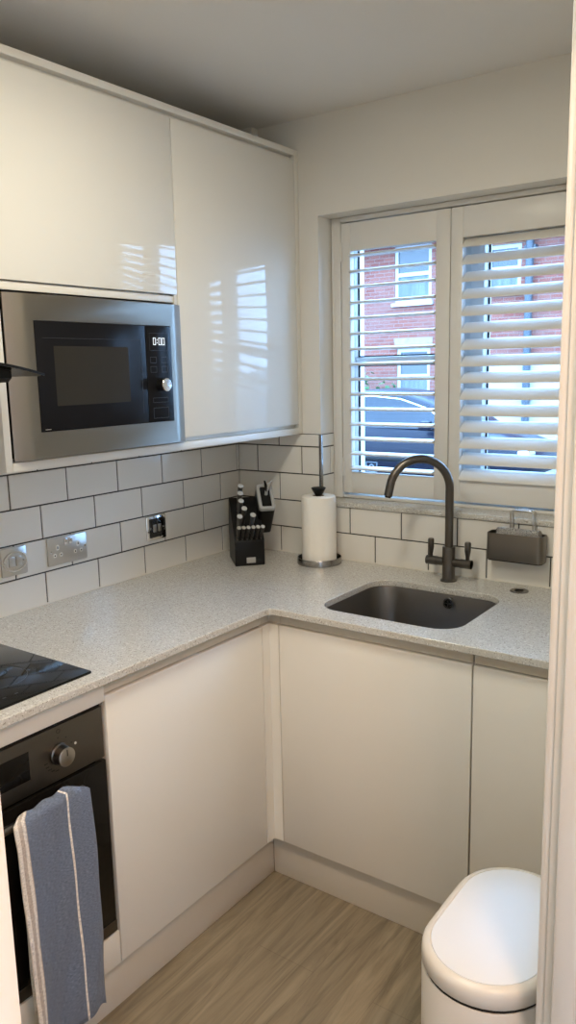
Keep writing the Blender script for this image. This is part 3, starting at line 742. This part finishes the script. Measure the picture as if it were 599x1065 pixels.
# oven housing
OY1, OY0 = -1.2360, -1.8300
oh = thing('oven_housing', 'cream oven housing unit with filler strips above and below the oven', 'kitchen cabinet', (0.29, -1.53, 0.15))
bx(0.012, XD - 0.022, -1.2450, -1.2285, 0.15, ZC - TH).done('side_panel', M['carcass'], oh)
bx(0.012, XD - 0.022, -1.846, -1.8295, 0.15, ZC - TH).done('side_panel', M['carcass'], oh)
bx(XD - 0.019, XD - 0.001, -1.846, -1.2285, 0.8275, ZC - TH - 0.0005, bev=0.001).done('top_filler', M['carcass'], oh)
bx(XD - 0.019, XD, -1.846, -1.2300, 0.150, 0.2375, bev=0.002).done('bottom_filler', M['base_door'], oh)
bx(0.05, XD - 0.02, -1.8295, -1.2450, 0.150, 0.168).done('shelf', M['carcass'], oh)
# oven
ov = thing('oven', 'dark steel built in oven below the hob with a towel on its handle', 'oven', (0.30, -1.533, 0.245))
bx(0.05, XD - 0.024, -1.828, -1.2465, 0.17, 0.82).done('oven_body', M['black'], ov)
bx(XD - 0.023, XD - 0.004, OY0, OY1, 0.6935, 0.8185, bev=0.0015).done('control_panel', M['ovensteel'], ov)
bx(XD - 0.023, XD - 0.012, OY0, OY1, 0.8185, 0.8272).done('vent_gap', M['darkvoid'], ov)
dr = bx(XD - 0.022, XD + 0.0, OY0, OY1, 0.243, 0.688, bev=0.002).done('oven_door', M['ovenglass'], ov)
bx(XD - 0.021, XD + 0.0012, OY0, OY1, 0.243, 0.272, bev=0.0008).done('lower_strip', M['ovensteel'], dr)
hb = B(); HX, HZ = XD + 0.044, 0.6760
hb.cyl((HX, -1.790, HZ), (HX, -1.340, HZ), 0.0085, 18)
for y in (-1.76, -1.360): hb.cyl((XD - 0.001, y, HZ), (HX, y, HZ), 0.007, 14)
hb.done('door_handle', M['gun'], dr)
bx(XD - 0.0045, XD - 0.0032, -1.628, -1.4385, 0.728, 0.7915, bev=0.0004).done('display', M['ovenglass'], ov)
kn = B(); kn.lathe((XD - 0.004, -1.3620, 0.754), [(0.0, 0), (0.0245, 0), (0.0245, 0.005), (0.0215, 0.007), (0.0205, 0.026), (0.0, 0.026)], 36, 'x'); kno = kn.done('knob', M['gun'], ov)
fk = B(); fk.lathe((XD + 0.022, -1.3620, 0.754), [(0.0, 0), (0.0212, 0), (0.0212, 0.002), (0.0195, 0.0032), (0.0, 0.0032)], 36, 'x')
fk.done('knob_face', M['steel'], kno); bx(XD + 0.0250, XD + 0.0258, -1.3630, -1.3610, 0.757, 0.771).done('knob_pointer', M['mark'], kno)
for a in (90, 55, 20, 195, 210, 225, 240, 258):
    a_ = math.radians(a); yy, zz = -1.362 + 0.037 * math.cos(a_), 0.754 + 0.037 * math.sin(a_)
    wlen = 0.0018 if a < 180 else 0.0045
    bx(XD - 0.0045, XD - 0.0036, yy - wlen, yy + wlen, zz - 0.0012, zz + 0.0012).done('dial_mark', M['mark'], ov)
mk = B(); mk.lathe((XD - 0.0043, -1.360, 0.806), [(0.004, 0), (0.0052, 0), (0.0052, 0.0008), (0.004, 0.0008), (0.004, 0)], 16, 'x', cap=False); mk.done('dial_symbol', M['mark'], ov)
B().lathe((XD - 0.0043, -1.3165, 0.7605), [(0, 0), (0.0032, 0), (0.0032, 0.0010), (0, 0.001)], 14, 'x').done('indicator_lamp', M['palemark'], ov)

# hob
hbo = thing('induction_hob', 'black glass induction hob set flush on the worktop above the oven', 'hob', (0.31, -1.533, ZC))
b = B(); HOB = (0.048, 0.561, -1.828, -1.238)
o1 = rrect(HOB[0], HOB[1], HOB[2], HOB[3], 0.010, 5); o2 = rrect(HOB[0] + .002, HOB[1] - .002, HOB[2] + .002, HOB[3] - .002, 0.009, 5)
b.loft([[(x, y, ZC + 0.0002) for x, y in o1], [(x, y, ZC + 0.0030) for x, y in o1], [(x, y, ZC + 0.0044) for x, y in o2]])
b.done('glass_top', M['hobglass'], hbo)
for (x, y, r) in ((0.17, -1.39, .09), (0.17, -1.68, .075), (0.40, -1.39, .075), (0.40, -1.68, .10)):
    B().lathe((x, y, ZC + 0.00425), [(r - .0008, 0), (r, 0), (r, .0004), (r - .0008, .0004), (r - .0008, 0)], 48, cap=False).done('zone_ring', M['btn'], hbo)
for i in range(7): bx(0.520, 0.5245, -1.60 + i * 0.03, -1.592 + i * 0.03, ZC + .0043, ZC + .0047).done('touch_key', M['btn'], hbo)

# ------------------------------------------------------------------ tea towel on the oven handle
def make_towel():
    bm = bmesh.new(); uvl = bm.loops.layers.uv.new('UVMap')
    NU, NV = 34, 64
    R_ = 0.0125
    front_len, back_len = 0.560, 0.470
    tot = front_len + back_len
    grid = []
    for j in range(NV + 1):
        s_ = j / NV * tot - back_len             # negative: back layer, positive: front layer
        row = []
        for i in range(NU + 1):
            u = i / NU
            arc = PI * R_ / 2
            if abs(s_) < arc:
                a = s_ / R_; x = HX + R_ * math.sin(a); z = HZ + R_ * math.cos(a); drop = 0.0
            elif s_ > 0: drop = s_ - arc; x = HX + R_; z = HZ - drop
            else: drop = -s_ - arc; x = HX - R_; z = HZ - drop
            f_ = min(1, drop / 0.5)
            fr_ = s_ > 0
            # width narrows near the bar, leans right lower down on the left edge
            yl = -1.528 + 0.008 * f_ if fr_ else -1.505 + 0.003 * f_
            yr = -1.334 + (0.004 * math.sin(f_ * 3.0) - 0.006 * f_)
            if not fr_: yr -= 0.025
            y = yl + (yr - yl) * u
            fold = 0.010 * f_ + 0.003
            x += (fold * math.sin(u * 7.5 + 0.9 + f_ * 1.2) * (1 if fr_ else 0.25) + 0.0015 * math.sin(u * 23 + drop * 30) + (0.010 * f_ if fr_ else 0.0)) * (min(1, drop / 0.04) if drop > 0 else 0)
            if not fr_: x = max(x, XD + 0.016)
            # rounded shoulders: cloth droops at the ends of the bar
            edge = max(0, (u - 0.80) / 0.20)
            z += 0.014 * u - 0.020 * edge ** 2.5
            if abs(s_) < 0.05: z += 0.0025 * math.sin(u * 19)
            if fr_: z += -0.02 * (f_ ** 2) * math.cos(u * 3.1) 
            row.append(bm.verts.new((x, y, z)))
        grid.append(row)
    for j in range(NV):
        for i in range(NU):
            f = bm.faces.new((grid[j][i], grid[j][i + 1], grid[j + 1][i + 1], grid[j + 1][i]))
            for l, (a, c) in zip(f.loops, ((i, j), (i + 1, j), (i + 1, j + 1), (i, j + 1))): l[uvl].uv = (a / NU, c / NV * tot / 0.2)
    b = B(); b.bm.free(); b.bm = bm
    o = b.done('tea_towel', M['towel'], angle=80)
    so = o.modifiers.new('solid', 'SOLIDIFY'); so.thickness = 0.0035; so.offset = 0
    return o
tag(make_towel(), 'blue tea towel with white stripes hanging over the oven door handle', 'towel')

# ------------------------------------------------------------------ wall units
YS = -0.6265
tag(bx(0.002, XU, -1.2236, -0.0216, ZUT - 0.0198, ZUT, bev=0.0015).done('top_panel', M['carcass']), 'cream board capping the wall cabinets below the ceiling', 'panel')
tag(bx(0.002, XU, -1.2236, -0.0216, ZUB, ZUB + 0.022, bev=0.0015).done('bottom_panel', M['carcass']), 'cream board along the underside of the wall cabinets and microwave', 'panel')
tag(bx(0.002, XU, -0.0214, -0.0005, ZUB, ZUT, bev=0.0015).done('end_panel', M['carcass']), 'narrow cream end panel of the wall cabinets against the window wall', 'panel')
tag(bx(0.002, XU, -1.2434, -1.2238, ZUB, ZUT, bev=0.0015).done('end_panel', M['carcass']), 'cream end panel of the wall cabinets left of the microwave by the hood', 'panel')
c = thing('wall_cabinet', 'tall gloss cream wall cabinet beside the window reflecting the shutters', 'kitchen cabinet', (0.15, -0.324, ZUB + 0.022))
bx(0.003, XU - 0.021, YS, -0.022, ZUB + 0.0222, ZUT - 0.02).done('carcass', M['carcass'], c)
bx(XU - 0.0195, XU, YS + 0.0024, -0.0255, 1.3787, 2.2727, bev=0.0012).done('door', M['door'], c)
c = thing('wall_cabinet', 'gloss cream wall cabinet with lift door above the microwave', 'kitchen cabinet', (0.15, -0.925, ZUB + 0.022))
b = B(); b.box(0.003, XU - 0.021, -1.2234, YS - 0.001, 1.775, ZUT - 0.02).box(0.003, 0.012, -1.2234, YS - 0.001, ZUB + 0.0222, 1.775)
b.box(0.003, XU - 0.003, YS - 0.0115, YS - 0.0008, ZUB + 0.0222, 1.795)
b.done('carcass', M['carcass'], c)
bx(XU - 0.0195, XU, -1.2225, YS - 0.0016, 1.7925, 2.2727, bev=0.0012).done('door', M['door'], c)
bx(XU - 0.021, XU - 0.007, -1.2230, YS - 0.0118, 1.770, 1.7890, bev=0.001).done('filler_strip', M['carcass'], c)

# microwave
mw = thing('microwave', 'built in steel framed microwave with black front below the wall cabinet', 'microwave', (0.2, -0.921, 1.366))
my0, my1, mz0, mz1 = -1.2190, -0.6230, 1.3675, 1.7630
bx(0.05, XU - 0.001, -1.200, -0.650, 1.372, 1.755).done('microwave_body', M['black'], mw)
FX = XU + 0.020
b = B()
bz = lambda x, i, j: [(x, my0 + i, mz0 + j), (x, my1 - i, mz0 + j), (x, my1 - i, mz1 - j), (x, my0 + i, mz1 - j)]
wy0_, wy1_, wz0_, wz1_ = -1.1500, -0.6850, 1.4330, 1.7010
hole = lambda x: [(x, wy0_, wz0_), (x, wy1_, wz0_), (x, wy1_, wz1_), (x, wy0_, wz1_)]
b.loft([bz(XU - 0.002, 0, 0), bz(XU + 0.002, 0, 0), bz(FX - 0.003, 0.036, 0.0005), bz(FX, 0.050, 0.002), hole(FX), hole(FX - 0.008)], cap0=True, cap1=True)
b.done('steel_frame', M['steel_h'], mw, angle=15)
d = B(); d.box(FX - 0.010, FX + 0.0022, wy0_ + 0.0005, -0.7865, wz0_ + 0.0005, wz1_ - 0.0005, bev=0.002); do = d.done('microwave_door', M['mwglass'], mw)
bx(FX + 0.0018, FX + 0.0026, -1.098, -0.8525, 1.495, 1.641).done('viewing_window', M['mwwindow'], do)
b = B()
b.box(FX + 0.0018, FX + 0.0026, -1.130, -0.806, 1.6595, 1.6605).box(FX + 0.0018, FX + 0.0026, -0.8065, -0.8050, 1.462, 1.6605); b.done('door_line', M['btn'], do)
bx(FX + 0.0018, FX + 0.0026, -1.139, -1.122, 1.4385, 1.4400).done('maker_plate', M['palemark'], do)
cpn = bx(FX - 0.010, FX + 0.0022, -0.7855, wy1_ - 0.0005, wz0_ + 0.0005, wz1_ - 0.0005, bev=0.002).done('control_panel', M['mwglass'], mw)
q0, q1 = FX + 0.0018, FX + 0.0027
def outline(y0, y1, z0, z1, w_=0.0012, nm='button'):
    b = B(); b.box(q0, q1, y0, y1, z0, z0 + w_).box(q0, q1, y0, y1, z1 - w_, z1).box(q0, q1, y0, y0 + w_, z0, z1).box(q0, q1, y1 - w_, y1, z0, z1)
    b.done(nm, M['btn'], cpn)
for y0, y1 in ((-0.772, -0.748), (-0.729, -0.705)):
    outline(y0, y1, 1.598, 1.615); outline(y0, y1, 1.572, 1.589)
outline(-0.768, -0.708, 1.488, 1.502); outline(-0.768, -0.708, 1.444, 1.474)
outline(-0.772, -0.702, 1.632, 1.680, 0.0008, 'display_window')
# clock digits 0:00
dg = B(); x0_, x1_ = FX + 0.0020, FX + 0.0029
def zero(y, z, w_, h_, t_):
    dg.box(x0_, x1_, y, y + w_, z, z + t_).box(x0_, x1_, y, y + w_, z + h_ - t_, z + h_).box(x0_, x1_, y, y + t_, z, z + h_).box(x0_, x1_, y + w_ - t_, y + w_, z, z + h_)
for y in (-0.7575, -0.7365, -0.7230): zero(y, 1.6475, 0.0102, 0.0200, 0.0017)
for z in (1.6525, 1.6605): dg.box(x0_, x1_, -0.7434, -0.7408, z, z + 0.0026)
dg.done('clock_digits', M['digits'], cpn)
kn = B(); kn.lathe((FX + 0.002, -0.7370, 1.5375), [(0.0, 0), (0.0175, 0), (0.0165, 0.023), (0.0175, 0.024), (0.0175, 0.027), (0.016, 0.028), (0, 0.028)], 32, 'x'); kno = kn.done('knob', M['black'], mw)
kf = B(); kf.lathe((FX + 0.0255, -0.7370, 1.5375), [(0.0, 0), (0.0182, 0), (0.0182, 0.003), (0.0168, 0.0045), (0, 0.0048)], 32, 'x'); kf.done('knob_face', M['chrome'], kno)
kf = B(); kf.box(FX + 0.003, FX + 0.026, -0.7378, -0.7362, 1.5535, 1.5555); kf.done('knob_pointer', M['chrome'], kno)

# cooker hood with curved glass
hd = thing('cooker_hood', 'cooker hood with curved glass canopy cut off at left edge beside the microwave', 'cooker hood', (0.0, -1.533, 1.557))
YC_, HW = -1.535, 0.2905
zg = lambda y: 1.6105 - 0.42 * (y - YC_) ** 2
b = B(); top = []; bot = []
ng = 24
rings = []
for i in range(ng + 1):
    y = YC_ - HW + 2 * HW * i / ng
    tq = (y - YC_) / HW
    xe = 0.474 + 0.030 * (1 - tq * tq)
    z = zg(y)
    rings.append([(0.011, y, z), (xe - .002, y, z), (xe, y, z - .003), (xe - .002, y, z - .006), (0.011, y, z - .006)])
b.loft(rings); b.done('glass_canopy', M['hoodglass'], hd)
b = B(); rings = []
for i in range(ng + 1):
    y = YC_ - HW + 2 * HW * i / ng; tq = (y - YC_) / HW; xe = 0.474 + 0.030 * (1 - tq * tq); z = zg(y)
    rings.append([(xe - 0.0025, y, z - 0.0058), (xe + 0.0008, y, z - 0.0058), (xe + 0.0008, y, z - 0.0002), (xe - 0.0025, y, z - 0.0002)])
b.loft(rings); b.done('canopy_edge', M['black'], hd)
b = B(); rings = []
for i in range(13):
    y = -1.765 + (0.460) * i / 12; z = zg(y) - .0065
    rings.append([(0.012, y, 1.557), (0.425, y, 1.557), (0.440, y, 1.566), (0.440, y, z), (0.012, y, z)])
b.loft(rings); b.done('motor_housing', M['black'], hd)
bx(0.011, 0.23, -1.635, -1.435, 1.6125, ZCE - 0.002, bev=0.002).done('chimney', M['steel'], hd)
b = B(); b.box(0.06, 0.40, -1.74, -1.545, 1.5545, 1.5575).box(0.06, 0.40, -1.525, -1.33, 1.5545, 1.5575); b.done('grease_filter', M['steel_h'], hd)

# ------------------------------------------------------------------ waste bin
BX, BY = 1.504, -1.150
def stad(r, h_, z, n=20):
    pts = []
    for i in range(n + 1):
        a = PI * i / n; pts.append((BX + r * math.cos(a), BY + h_ + r * math.sin(a), z))
    for i in range(n + 1):
        a = PI + PI * i / n; pts.append((BX + r * math.cos(a), BY - h_ + r * math.sin(a), z))
    return pts
bn = thing('waste_bin', 'cream oval kitchen bin with white lid on the floor by the doorway', 'bin', (BX, BY, 0))
HS = 0.065
b = B(); b.loft([stad(.104, HS, 0.0), stad(.106, HS, 0.002), stad(.106, HS, 0.022)]); b.done('foot', M['black'], bn)
b = B(); b.loft([stad(.108, HS, 0.022), stad(.110, HS, 0.026), stad(.110, HS, 0.560), stad(.1085, HS, 0.563)]); b.done('body', M['bin'], bn)
b = B(); b.loft([stad(.1065, HS, 0.563), stad(.1065, HS, 0.570)]); b.done('seal', M['darkvoid'], bn)  # black band paints the shade in the gap under the lid
b = B(); b.loft([stad(.1090, HS, 0.570), stad(.1105, HS, 0.572), stad(.1105, HS, 0.590), stad(.1090, HS, 0.5965), stad(.1055, HS, 0.601), stad(.1000, HS, 0.6035), stad(.0965, HS, 0.604), stad(.0950, HS, 0.6022)]); ld = b.done('lid', M['bin'], bn, angle=50)
b = B(); b.loft([stad(.0948, HS, 0.6022), stad(.0940, HS, 0.6040), stad(.070, HS, 0.6050), stad(.03, HS, 0.6054)]); b.done('lid_insert', M['binlid'], ld, angle=50)
b = B(); b.box(BX - 0.045, BX + 0.045, BY - HS - 0.150, BY - HS - 0.100, 0.010, 0.020, bev=0.004); b.done('pedal', M['grey'], bn)

# small dark crumb on the floor
cr_ = B(); cr_.tube([(0.822, -1.135, 0.002), (0.832, -1.141, 0.0022), (0.843, -1.152, 0.002)], [0.0012, 0.0022, 0.001], 8)
tag(cr_.done('crumb', M['mark']), 'tiny dark crumb lying on the plank floor', 'crumb')

# ------------------------------------------------------------------ lamps of the house, plus an added kitchen light
LKS = ((1.05, -1.22, 'round flush kitchen ceiling light nearer the window'), (1.05, -2.10, 'round flush kitchen ceiling light above the oven end of the room'))  # second fitting is an added one, for more even light
for lx, ly, lab in LKS:
    lt = thing('ceiling_light', lab, 'ceiling light', (lx, ly, ZCE), 'kitchen ceiling lights')
    B().lathe((lx, ly, ZCE), [(0.0, 0), (0.16, 0), (0.16, -0.02), (0.152, -0.024), (0.0, -0.024)], 36).done('housing', M['plastic_white'], lt)
    B().lathe((lx, ly, ZCE - 0.024), [(0.0, 0), (0.148, 0), (0.14, -0.004), (0.0, -0.006)], 36).done('diffuser', M['lamp'], lt)
LH = (2.25, -2.10, ZCE)
lt = thing('hall_ceiling_light', 'round flush hallway ceiling light behind the viewer', 'ceiling light', LH)
B().lathe((LH[0], LH[1], ZCE), [(0.0, 0), (0.12, 0), (0.12, -0.02), (0.112, -0.024), (0.0, -0.024)], 36).done('housing', M['plastic_white'], lt)
B().lathe((LH[0], LH[1], ZCE - 0.024), [(0.0, 0), (0.108, 0), (0.10, -0.004), (0.0, -0.006)], 36).done('diffuser', M['lampwarm'], lt)
def area(name, loc, size, power, col):
    l = bpy.data.lights.new(name, 'AREA'); l.shape = 'DISK'; l.size = size; l.energy = power; l.color = col
    o = bpy.data.objects.new(name, l); COL.objects.link(o); o.location = loc
    return o
for (lx, ly, lab), pw in zip(LKS, (8.5, 8.0)): area('kitchen_lamp', (lx, ly, ZCE - 0.034), 0.28, pw, (1.0, 0.93, 0.76))  # the second lamp is added to flatten the kitchen lighting
area('hall_lamp', (LH[0], LH[1], ZCE - 0.034), 0.28, 19.0, (1.0, 0.59, 0.32))

# ------------------------------------------------------------------ outside
structure(bx(-16, 8, 0.3, 2.6, -0.30, -0.15).done('ground_pavement', M['pave']), 'grey pavement outside the window', 'pavement')
structure(bx(-16, 8, 2.6, 10.2, -0.42, -0.27).done('ground_road', M['road']), 'asphalt road outside the window', 'road')
structure(bx(-16, 8, 10.2, 13.5, -0.30, -0.15).done('ground_far_pavement', M['pave']), 'pavement in front of the brick house', 'pavement')
YH = 13.5
hs = thing('brick_house', 'red brick house with white sash windows across the street', 'house', (-4, YH + 2.5, -0.05))
wins = [(-6.53, -5.66, 2.95, 4.13), (-6.47, -5.68, 0.80, 1.985), (-4.43, -3.74, 3.02, 3.93), (-9.3, -8.4, 2.95, 4.13), (-2.2, -1.4, 2.95, 3.93)]
b = B()
xs = sorted({-14.0, 5.0} | {w_[0] for w_ in wins} | {w_[1] for w_ in wins})
for a_, c_ in zip(xs[:-1], xs[1:]):
    mid = (a_ + c_) / 2
    holes = sorted([(w_[2], w_[3]) for w_ in wins if w_[0] < mid < w_[1]])
    z = -0.15
    for h0, h1 in holes: b.box(a_, c_, YH, YH + 0.3, z, h0); z = h1
    b.box(a_, c_, YH, YH + 0.3, z, 4.24)
b.box(-14, 5, YH + 0.3, YH + 5, -0.15, 4.24)
b.done('brick_wall', M['brick'], hs)
bx(-4.62, 5, YH - 0.05, YH - 0.001, -0.15, 1.655).done('rendered_band', M['render_white'], hs)
b = B(); b.prism([(-14.3, YH - 0.35, 4.22), (-14.3, YH + 5.4, 6.74), (-14.3, YH + 5.4, 6.82), (-14.3, YH - 0.35, 4.30)], (19.6, 0, 0)); b.done('roof', M['rooftile'], hs)
bx(-14.2, 5.2, YH - 0.30, YH - 0.001, 4.15, 4.21).done('soffit', M['sash'], hs)
b = B(); b.cyl((-14.2, YH - 0.36, 4.17), (5.2, YH - 0.36, 4.17), 0.055, 14); b.done('gutter', M['greypaint'], hs)
b = B(); b.cyl((-3.53, YH - 0.13, -0.15), (-3.53, YH - 0.13, 4.14), 0.075, 16)
for z in (0.9, 2.4, 3.8): b.box(-3.64, -3.42, YH - 0.14, YH - 0.001, z, z + 0.06)
b.done('downpipe', M['greypaint'], hs)
for (x0, x1, z0, z1) in wins:
    bx(x0 - 0.06, x1 + 0.06, YH - 0.02, YH - 0.001, z1 + 0.002, z1 + (0.225 if z1 < 3 else 0.015)).done('lintel', M['stone'], hs)
    bx(x0 - 0.05, x1 + 0.05, YH - 0.07, YH + 0.04, z0 - 0.07, z0 + 0.002).done('sill', M['sash'], hs)
    f = B(); fw = 0.075; y0, y1 = YH + 0.02, YH + 0.10; zm = z0 + (z1 - z0) * 0.50
    f.box(x0, x0 + fw, y0, y1, z0, z1).box(x1 - fw, x1, y0, y1, z0, z1).box(x0 + fw, x1 - fw, y0, y1, z0, z0 + fw * 1.2).box(x0 + fw, x1 - fw, y0, y1, z1 - fw, z1).box(x0 + fw, x1 - fw, y0, y1, zm - fw * .55, zm + fw * .55)
    wf = f.done('sash_window', M['sash'], hs)
    bx(x0 + fw, x1 - fw, y0 + 0.03, y0 + 0.045, zm + fw * .5, z1 - fw).done('upper_pane', M['sashglass'], wf)
    bx(x0 + fw, x1 - fw, y0 + 0.02, y0 + 0.035, z0 + fw, zm - fw * .5).done('lower_pane', M['curtain'], wf)

# hedge by the brick wall
b = B()
rnd = random.Random(3)
for i in range(620):
    x = rnd.uniform(-8.6, -6.2); zmx = 1.62 - 0.55 * max(0, (x + 7.0)) - 0.08 * abs(math.sin(x * 5))
    y = rnd.uniform(12.3, 13.2); z = rnd.uniform(0.0, zmx)
    r = rnd.uniform(0.05, 0.10); a = rnd.uniform(0, 6.28)
    p = Vector((x, y, z)); u = Vector((math.cos(a), math.sin(a), rnd.uniform(-.5, .5))).normalized() * r; v = u.cross(Vector((rnd.random(), rnd.random(), 1))).normalized() * r * .7
    vs = [b.bm.verts.new(q) for q in (p - u, p + v, p + u, p - v)]
    b.bm.faces.new(vs)
for i in range(8): b.lathe((-8.4 + i * 0.27, 12.75, -0.15), [(0.03, 0), (0.20, 0.35), (0.22, 0.9), (0.12, 1.2), (0.02, 1.25)], 10)
tag(b.done('hedge', M['leaf']), 'low green hedge in front of the brick house at left', 'hedge')

# parked car, facing right
def make_car():
    cx0 = -5.62; y0 = 8.05; Wd = 1.72; yc = y0 + Wd / 2
    car = thing('parked_car', 'dark blue hatchback car parked in the street outside the window', 'car', (cx0 + 2.0, yc, -0.27))
    gz = -0.27
    st = [(0.00, .45, .62, .70), (0.10, .30, .90, .82), (0.35, .26, .97, .86), (0.9, .24, .99, .86), (1.6, .24, .98, .86), (2.3, .24, .96, .86), (2.9, .24, .93, .86), (3.4, .26, .86, .84), (3.75, .28, .74, .80), (3.93, .32, .60, .70), (3.98, .38, .54, .60)]
    def sec(x, zb, zt_, hw):
        zmid = (zb + zt_) / 2
        pr = [(-hw * .90, zb), (-hw * .98, zb + .10), (-hw, zmid), (-hw * .97, zt_ - .08), (-hw * .90, zt_), (0, zt_ + .03), (hw * .90, zt_), (hw * .97, zt_ - .08), (hw, zmid), (hw * .98, zb + .10), (hw * .90, zb)]
        return [(cx0 + x, yc + a, gz + z) for a, z in pr]
    b = B(); b.loft([sec(*s_) for s_ in st]); b.done('body', M['carpaint'], car, angle=50)
    # cabin: roof arc
    gt = [(0.12, .96, .80, .70), (0.45, 1.36, .76, .60), (0.9, 1.475, .76, .58), (1.5, 1.515, .76, .58), (2.0, 1.47, .76, .58), (2.45, 1.33, .77, .60), (3.02, .95, .80, .68)]
    def gsec(x, zt_, hb_, ht, ex=0.0, zb=0.93):
        pr = [(-hb_ - ex, zb), (-(hb_ * .35 + ht * .65) - ex, zb + (zt_ - zb) * .72), (-ht - ex, zt_ - .03), (-ht * .8, zt_ + .005), (0, zt_ + .02), (ht * .8, zt_ + .005), (ht + ex, zt_ - .03), ((hb_ * .35 + ht * .65) + ex, zb + (zt_ - zb) * .72), (hb_ + ex, zb)]
        return [(cx0 + x, yc + a, gz + z) for a, z in pr]
    b = B(); b.loft([gsec(*g_) for g_ in gt]); b.done('cabin', M['carpaint'], car, angle=45)
    # side glass following the roof arc
    def ztop(x):
        for (xa, za, *_), (xb, zb_, *_) in zip(gt[:-1], gt[1:]):
            if xa <= x <= xb: return za + (zb_ - za) * (x - xa) / (xb - xa)
        return .95
    for sgn in (-1, 1):
        for xa, xb in ((0.50, 1.28), (1.36, 2.62)):
            b = B(); n = 10; up_, lo_ = [], []
            for i in range(n + 1):
                x = xa + (xb - xa) * i / n; zt_ = ztop(x) - 0.085; zt_ = max(zt_, 0.985)
                fz = (zt_ - .93) / (ztop(x) - .93 + 1e-6)
                yb, yt = 0.795, 0.795 - 0.155 * fz
                lo_.append((cx0 + x, yc + sgn * yb, gz + .965)); up_.append((cx0 + x, yc + sgn * (yt + 0.004), gz + zt_))
            lo2 = [(p[0], p[1] - sgn * .02, p[2]) for p in lo_]; up2 = [(p[0], p[1] - sgn * .02, p[2]) for p in up_]
            b.loft([lo2, lo_, up_, up2], cap0=False, cap1=False, closed=False); b.done('side_window', M['carglass'], car)
            bb = B(); bb.tube(up_, 0.012, 8); bb.done('window_trim', M['chrome'], car)
    b = B(); b.loft([[(cx0 + 2.50, yc - .58, gz + 1.325), (cx0 + 2.50, yc + .58, gz + 1.325), (cx0 + 2.52, yc + .58, gz + 1.335), (cx0 + 2.52, yc - .58, gz + 1.335)], [(cx0 + 2.99, yc - .66, gz + .985), (cx0 + 2.99, yc + .66, gz + .985), (cx0 + 3.02, yc + .66, gz + .995), (cx0 + 3.02, yc - .66, gz + .995)]]); b.done('windscreen', M['carglass'], car)
    for x in (0.78, 3.18):
        for y in (y0 + 0.10, y0 + Wd - 0.10):
            wl = B(); wl.lathe((cx0 + x, y, gz + 0.31), [(0.16, -.09), (0.29, -.10), (0.315, -.07), (0.315, .07), (0.29, .10), (0.16, .09)], 28, 'y'); wo = wl.done('wheel', M['tyre'], car)
            hu = B(); hu.lathe((cx0 + x, y, gz + 0.31), [(0.0, -.105), (0.06, -.108), (0.17, -.09), (0.19, -.095), (0.19, .095), (0.17, .09), (0.06, .108), (0.0, .105)], 20, 'y'); hu.done('hub', M['dullchrome'], wo)
    b = B(); b.box(cx0 + 0.9, cx0 + 2.9, y0 - 0.012, y0 + 0.03, gz + .48, gz + .54, bev=.01).done('side_moulding', M['black'], car)
    b = B(); b.box(cx0 + 2.45, cx0 + 2.62, y0 - 0.16, y0 - 0.01, gz + .96, gz + 1.09, bev=.03).done('wing_mirror', M['carpaint'], car)
    for y in (y0 + 0.12, y0 + Wd - 0.42): bx(cx0 + 3.80, cx0 + 3.965, y, y + .30, gz + .58, gz + .70, bev=.03).done('headlight', M['chrome'], car)
make_car()

# ------------------------------------------------------------------ sky
wd = bpy.data.worlds.new('overcast_sky'); sc.world = wd; wd.use_nodes = True
nt = wd.node_tree; bg = nt.nodes['Background']
tcw = nt.nodes.new('ShaderNodeTexCoord'); sx = nt.nodes.new('ShaderNodeSeparateXYZ'); rp = nt.nodes.new('ShaderNodeValToRGB')
nt.links.new(tcw.outputs['Generated'], sx.inputs[0]); nt.links.new(sx.outputs['Z'], rp.inputs['Fac'])
rp.color_ramp.elements[0].color = rgb(0.20, 0.34, 0.56); rp.color_ramp.elements[1].color = rgb(0.31, 0.58, 1.0)
nt.links.new(rp.outputs['Color'], bg.inputs['Color']); bg.inputs['Strength'].default_value = 20.0

# ------------------------------------------------------------------ camera
cam = bpy.data.cameras.new('camera'); co = bpy.data.objects.new('camera', cam); COL.objects.link(co)
Rr = [(0.81272, 0.58225, -0.0219), (-0.08454, 0.15502, 0.98429), (-0.5765, 0.79809, -0.17521)]
right, upv, fwd = (Vector(r) for r in Rr)
co.matrix_world = Matrix(((right.x, upv.x, -fwd.x, 1.9451), (right.y, upv.y, -fwd.y, -2.3766), (right.z, upv.z, -fwd.z, 1.5691), (0, 0, 0, 1)))
cam.sensor_fit = 'VERTICAL'; cam.sensor_height = 36.0; cam.lens = 826.2293 / 1065 * 36.0; cam.clip_start = 0.02; cam.clip_end = 200
sc.camera = co

# ------------------------------------------------------------------ view
vs = sc.view_settings
sc.display_settings.display_device = 'sRGB'
vs.view_transform = 'Standard'; vs.look = 'None'; vs.gamma = 1.0; vs.use_curve_mapping = False; vs.exposure = 0.16
try:
    sc.cycles.use_denoising = True
    sc.cycles.max_bounces = 10; sc.cycles.transparent_max_bounces = 16
except Exception: pass
